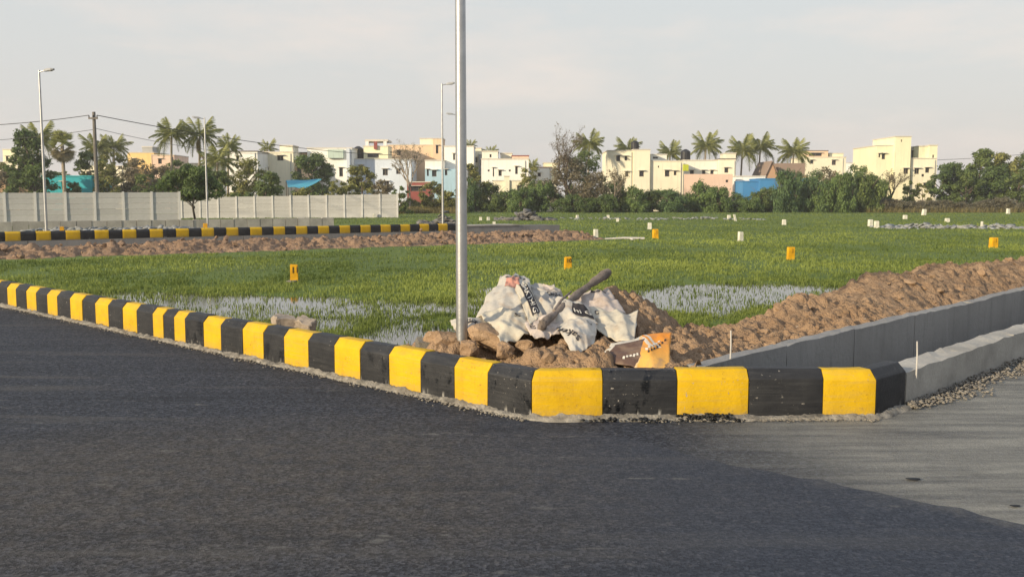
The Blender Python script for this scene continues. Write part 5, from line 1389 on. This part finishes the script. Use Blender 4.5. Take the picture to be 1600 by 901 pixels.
BT(1550, 322, 252, 80, 137, 'leaf_dark', "dense dark tree in the middle of the big trees", 3600, .22, 70, 15, .1, group=big)
BT(1590, 322, 262, 60, 133, 'leaf_mid', "low leafy tree under the yellow-green one", 2400, .2, 71, 11, .1, group=big)
BT(1260, 326, 264, 80, 134, 'leaf_thorn', "tall bushy thorn tree covering the end of the blue shed", 3600, .17, 72, 14, .0, "thorn_tree")
BT(1320, 326, 270, 80, 132, 'leaf_thorn', "tall bushy thorn tree below the distant white house", 3600, .17, 73, 14, .0, "thorn_tree")

# thicket along the far edge: five kinds of shrub, copied
TH = []
for k in range(6):
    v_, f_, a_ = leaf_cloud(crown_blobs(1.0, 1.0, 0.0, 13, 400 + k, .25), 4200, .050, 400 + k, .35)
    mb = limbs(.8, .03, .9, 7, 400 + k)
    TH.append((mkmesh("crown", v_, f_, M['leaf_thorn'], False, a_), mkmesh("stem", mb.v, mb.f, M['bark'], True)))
TG = "thorny shrubs of the thicket along the far field edge"
def shrub(px, D, wpx, ytop, mat=None, label="dense green thorny shrub in the thicket along the far field edge", group=TG, k=None):
    k = random.randrange(6) if k is None else k
    b = PD(px, 320, D); b[2] = -.5; w = wpx / 2 * D / F; h = PD(px, ytop, D)[2] + .5
    t = thing("thorn_shrub", label, "shrub", b, random.uniform(0, 6.28), group)
    cm = TH[k][0]
    if mat:
        cm = cm.copy(); cm.materials.clear(); cm.materials.append(M[mat])
    obj("crown", cm, t, (0, 0, 0), (0, 0, 0), (w, w, h)); obj("stem", TH[k][1], t, (0, 0, 0), (0, 0, 0), (w, w, h))
    return t
for i, px in enumerate(list(range(735, 870, 15)) + list(range(960, 1385, 15))):
    top = 294 + 9 * math.sin(px * .05) + random.uniform(-7, 7)
    if 1215 < px < 1380: top -= 14
    if 955 < px < 1205: top += 7
    shrub(px + random.uniform(-4, 4), random.uniform(119, 131), random.uniform(40, 74), top - 5 + random.uniform(-5, 9), random.choice((None, None, 'leaf_mid', None, 'leaf_thorn2')))
for px in range(880, 960, 14):
    shrub(px, 119, 44, 306 + random.uniform(-4, 4), 'leaf_dark', "low dark shrub at the foot of the bare-topped tree", "low dark shrubs under the bare-topped tree")
for px in range(1375, 1600, 17):
    shrub(px + random.uniform(-4, 4), 121, 46, 313 + random.uniform(-5, 5), 'leaf_dry2', "low grey-brown dry shrub behind the boulders", "low dry shrubs behind the boulders")
for px in range(640, 735, 16):
    shrub(px, 124, 40, 312 + random.uniform(-5, 4), 'leaf_yel', "low yellowish shrub between the fence end and the near lamp pole", "low yellowish shrubs beside the fence end")
# dry grass strip on the right and by the fence end
n = 26000
x_ = np.concatenate([RNG.uniform(44, 76, n // 2), RNG.uniform(-16, -6, n // 2)]); y_ = np.concatenate([RNG.uniform(118, 134, n // 2), RNG.uniform(112, 124, n // 2)])
z_ = np.full(n, -.5)
tag(obj("dry_grass", blade_mesh("dry_grass", x_, y_, np.full(n, 40.0), np.full(n, .5), np.full(n, .6), np.zeros(n), .4, 1.0, M['drygrass'], z_, .3)), "dry yellow grass along the far field edge", "grass", None, "stuff")

# bare branching trees
def bare_tree(px, D, ytop, wpx, seed, mat, label, depth=5, up=.85, r0=.13):
    rd = random.Random(seed); b = PD(px, 320, D); b[2] = GZ; h = PD(px, ytop, D)[2] - GZ; w = wpx / 2 * D / F
    mb = MB()
    def grow(p, d, l, r, n):
        q = p + d * l; m_ = p + d * l * .5 + Vector((rd.gauss(0, .05), rd.gauss(0, .05), 0)) * l
        mb.tube([p, m_, q], [r, r * .85, r * .7], 5 if n > 2 else 3, n > 2)
        if n == 0: return
        for k in range(rd.choice((2, 3, 3)) if n < depth else 4):
            a = Vector((rd.gauss(0, .42), rd.gauss(0, .42), 0)); nd = (d + a); nd.z = abs(nd.z) * up + .25; nd.normalize()
            grow(p + d * l * rd.uniform(.6, 1), nd, l * rd.uniform(.6, .85), r * .58, n - 1)
    grow(Vector((0, 0, 0)), Vector((0, 0, 1)), 1.0, .05, depth)
    v_ = np.array(mb.v); mx = v_[:, 2].max(); wx = np.percentile(np.abs(v_[:, :2]), 98)
    v_[:, 2] *= h / mx; sx = w / wx; v_[:, :2] *= sx
    t = thing("bare_tree", label, "tree", b)
    obj("trunk", mkmesh("trunk", v_, mb.f, M[mat]), t)
    # sparse curled leaves left at twig ends
    tips = v_[v_[:, 2] > h * .45]; r = np.random.default_rng(seed); pick = tips[r.choice(len(tips), 420)]
    bl = [(p[0], p[1], p[2], .25, .25, .25) for p in pick]
    lv, lf, la = leaf_cloud(bl, 900, .10, seed)
    obj("crown", mkmesh("crown", lv, lf, M['leaf_dry'], False, la), t)
bare_tree(640, 122, 219, 62, 3, 'palebark', "pale nearly leafless tree before the peach orange house", 5)
bare_tree(884, 123, 190, 78, 8, 'bark', "tall tree with bare upright branches rising above the thicket", 6)
bare_tree(1392, 130, 262, 56, 12, 'bark', "small leafless tree before the left side of the yellow tower house", 4)
bare_tree(960, 121, 262, 40, 15, 'palebark', "thin leafless sapling before the cream two storey house", 4)

# palms: trunk and separate fronds
def frond_mesh(seed, droop, n=16, L=1.0, mat='palm'):
    rd = np.random.default_rng(seed); V = []; Fq = []; A = []
    prev = None; pts_ = []
    for i in range(n + 1):
        s_ = i / n; pts_.append(np.array((s_ * L * (1 - .18 * droop * s_), 0, .38 * s_ * L - droop * s_ * s_ * L * .85)))
    for i in range(n):
        a, b = pts_[i], pts_[i + 1]; w = .012
        k = len(V); V += [a + (0, -w, 0), a + (0, w, 0), b + (0, w, 0), b + (0, -w, 0)]; Fq.append((k, k + 1, k + 2, k + 3)); A += [.5] * 4
        s_ = (i + .5) / n
        if s_ < .12: continue
        ll = .27 * math.sin(math.pi * min(1, .12 + s_ * .86)) ** .7
        for sg in (-1, 1):
            for q in (0.1, .6):
                p = a + (b - a) * q; tip = p + np.array((ll * .55, sg * ll * .75, -ll * (.45 + .5 * rd.random())))
                wd = np.array((.015, 0, .005)); k = len(V)
                V += [p - wd, p + wd, tip + wd * .3, tip - wd * .3]; Fq.append((k, k + 1, k + 2, k + 3)); A += [float(rd.uniform(.15, 1))] * 4
    return mkmesh("frond", np.array(V), np.array(Fq), M[mat], False, A)
FR = [frond_mesh(k, dr) for k, dr in enumerate((.25, .5, .75, 1.0, 1.3))]; FRD = [frond_mesh(20 + k, dr, mat='palm_dry') for k, dr in enumerate((1.5, 1.7))]
def palm(px, D, ycrown, rad_px, label, lean=.3, n=19, dead=0, tr=.16, name="coconut_palm"):
    c = PD(px, ycrown, D); b = np.array((c[0] - lean, D, GZ)); hh = c[2] - GZ; R = rad_px * 1.22 * D / F; n = n + 5
    t = thing(name, label, "palm tree", b, 0, "coconut palms behind the houses")
    mb = MB().tube([(0, 0, 0), (lean * .3, 0, hh * .4), (lean * .75, 0, hh * .8), (lean, 0, hh)], [tr * 1.2, tr, tr * .85, tr * .8], 8)
    obj("trunk", mkmesh("trunk", mb.v, mb.f, M['palebark'], True), t)
    for k in range(n):
        a = k * 2.399 + random.uniform(-.2, .2); q = k / (n - 1)
        i = min(4, int(q * 5)); el = (0.95 - 1.25 * q) + random.uniform(-.1, .1)
        s_ = R * random.uniform(.85, 1.15)
        obj("frond", FR[i], t, (lean, 0, hh), (0, -el * .9, a), (s_, s_, s_))
    for k in range(dead):
        s_ = R * .8; obj("frond", FRD[k % 2], t, (lean, 0, hh - .2), (0, .9, random.uniform(2.6, 4.4)), (s_, s_, s_))
    return t
palm(60, 130, 222, 30, "palm whose fronds spike out above the dense dark green tree")
palm(150, 140, 234, 26, "palm half hidden behind the utility pole"); palm(178, 142, 232, 24, "palm just right of the utility pole top")
palm(268, 118, 214, 27, "coconut palm with drooping fronds behind the round tree, left one of two"); palm(312, 120, 214, 30, "coconut palm with hanging yellow dead fronds above the round tree", dead=5)
palm(357, 126, 232, 22, "small yellowish palm at the left corner of the tall white house"); palm(340, 112, 254, 30, "low palm beside the tall white house wall", n=16)
palm(418, 165, 234, 16, "small distant palm behind the cream stair tower house", n=13)
palm(735, 190, 228, 11, "tiny distant palm right of the near lamp pole", n=12); palm(766, 185, 240, 13, "tiny distant palm over the streaked white house", n=12)
palm(832, 160, 260, 13, "small palm right of the streaked white house", n=12)
palm(921, 140, 228, 24, "palm rising behind the bare-topped tree"); palm(980, 175, 236, 24, "palm behind the roof of the cream two storey house"); palm(1047, 172, 242, 22, "palm behind the lower roof of the cream house")
palm(1103, 158, 231, 25, "full round palm above the beige house"); palm(1160, 150, 238, 26, "left palm of the close pair above the blue shed"); palm(1188, 154, 232, 24, "right, taller palm of the close pair above the blue shed")
palm(1240, 152, 240, 25, "palm above the brick hut roof")
# palmyra palm: stiff round crown of fans
def fan_mesh(seed):
    rd = np.random.default_rng(seed); V = []; Fq = []; A = []
    for k in range(15):
        a = -1.35 + 2.7 * k / 14; l = .55 * rd.uniform(.85, 1.1); p = np.array((.45, 0, 0)); d = np.array((math.cos(a), math.sin(a), -.12)); w = np.array((-math.sin(a), math.cos(a), 0)) * .035
        i = len(V); V += [p - w * .2, p + w * .2, p + d * l * .6 + w, p + d * l, p + d * l * .6 - w]; Fq += [(i, i + 1, i + 2, i + 3, i + 4)]; A += [float(rd.uniform(.2, 1))] * 5
    i = len(V); V += [(0, -.012, 0), (0, .012, 0), (.46, .012, 0), (.46, -.012, 0)]; Fq.append((i, i + 1, i + 2, i + 3)); A += [.6] * 4
    return mkmesh("fan_leaf", np.array(V, dtype=float), Fq, M['palm'], False, A), V, Fq, A
FAN = fan_mesh(3)[0]; FAND = FAN.copy(); FAND.materials.clear(); FAND.materials.append(M['leaf_dry'])
c = PD(97, 226, 110); hh = c[2] - GZ
t = thing("palmyra_palm", "palmyra palm with fan leaves and a skirt of dead ones before the turquoise house", "palm tree", (c[0], c[1], GZ))
mb = MB().tube([(0, 0, 0), (.05, 0, hh * .5), (0, 0, hh)], [.26, .2, .2], 10); obj("trunk", mkmesh("trunk", mb.v, mb.f, M['palebark'], True), t)
for k in range(46):
    q = k / 45; el = 1.35 - 2.5 * q; R = 1.75 * random.uniform(.85, 1.1)
    obj("fan_leaf", FAN if q < .55 else FAND, t, (0, 0, hh + .2 - .9 * q), (random.uniform(-.7, .7), -el, k * 2.399), (R, R, R))

# ------------------------------------------------------------------ utility pole and wires
ub = PD(152, 305, 72); ut = PD(146.5, 175, 72); ub[2] = -.4
up = thing("utility_pole", "dark concrete utility pole with a crossarm behind the tall fence", "utility pole", ub)
MB().tube([ub, ut], [.17, .12], 10).build("pole", M['poleconc'], up)
MB().box(ut[0] - .35, ut[0] + .35, ut[1] - .2, ut[1] - .13, ut[2] - .55, ut[2] - .42).build("crossarm", M['poleconc'], up)
for dx in (-.3, 0, .3):
    MB().tube([(ut[0] + dx, ut[1] - .165, ut[2] - .42), (ut[0] + dx, ut[1] - .165, ut[2] - .25)], [.05, .03], 8).build("insulator", M['tank'], up)
def cable(pts_, label, r=.02):
    pts_ = [Vector(p) for p in pts_]; a, b = pts_; q = []
    L = (b - a).length
    for i in range(25):
        s_ = i / 24; p = a.lerp(b, s_); p.z -= 4 * s_ * (1 - s_) * L * .012; q.append(p)
    tag(MB().tube(q, r, 5).build("overhead_cable", M['wire'], None), label, "cable", "overhead cables")
hk = lambda dx: (ut[0] + dx, ut[1] - .165, ut[2] - .26)
cable([PD(-60, 198, 74), hk(-.3)], "upper overhead cable running from the utility pole past the dark tree", .028); cable([PD(-60, 222, 74), (ut[0], ut[1], ut[2] - 1.3)], "lower overhead cable running from the utility pole past the dark tree")
cable([hk(.3), PD(640, 243, 125)], "upper overhead cable from the utility pole towards the pale blue house", .032); cable([(ut[0], ut[1], ut[2] - 1.2), PD(440, 240, 125)], "lower overhead cable from the utility pole towards the tall white house")
cable([PD(1465, 250, 150), PD(1680, 232, 150)], "overhead cable from the yellow tower house over the big dark trees", .035)
print("objects", len(bpy.data.objects), "tris", sum(len(m.loop_triangles) if m.loop_triangles else len(m.polygons) * 2 for m in bpy.data.meshes))

# ------------------------------------------------------------------ evening haze over the fields
hz = MB().box(-420, 420, -60, 420, -1.8, 16.5)
m = bpy.data.materials.new("evening_haze"); m.use_nodes = True; t_ = m.node_tree
for n_ in list(t_.nodes): t_.nodes.remove(n_)
ho = t_.nodes.new("ShaderNodeOutputMaterial"); hv = t_.nodes.new("ShaderNodeVolumePrincipled")
hv.inputs["Color"].default_value = (0.93, 0.92, 0.90, 1); hv.inputs["Density"].default_value = 0.0005
hv.inputs["Anisotropy"].default_value = 0.2
t_.links.new(hv.outputs[0], ho.inputs["Volume"])
tag(obj("haze", mkmesh("haze", hz.v, hz.f, m)), kind="stuff")
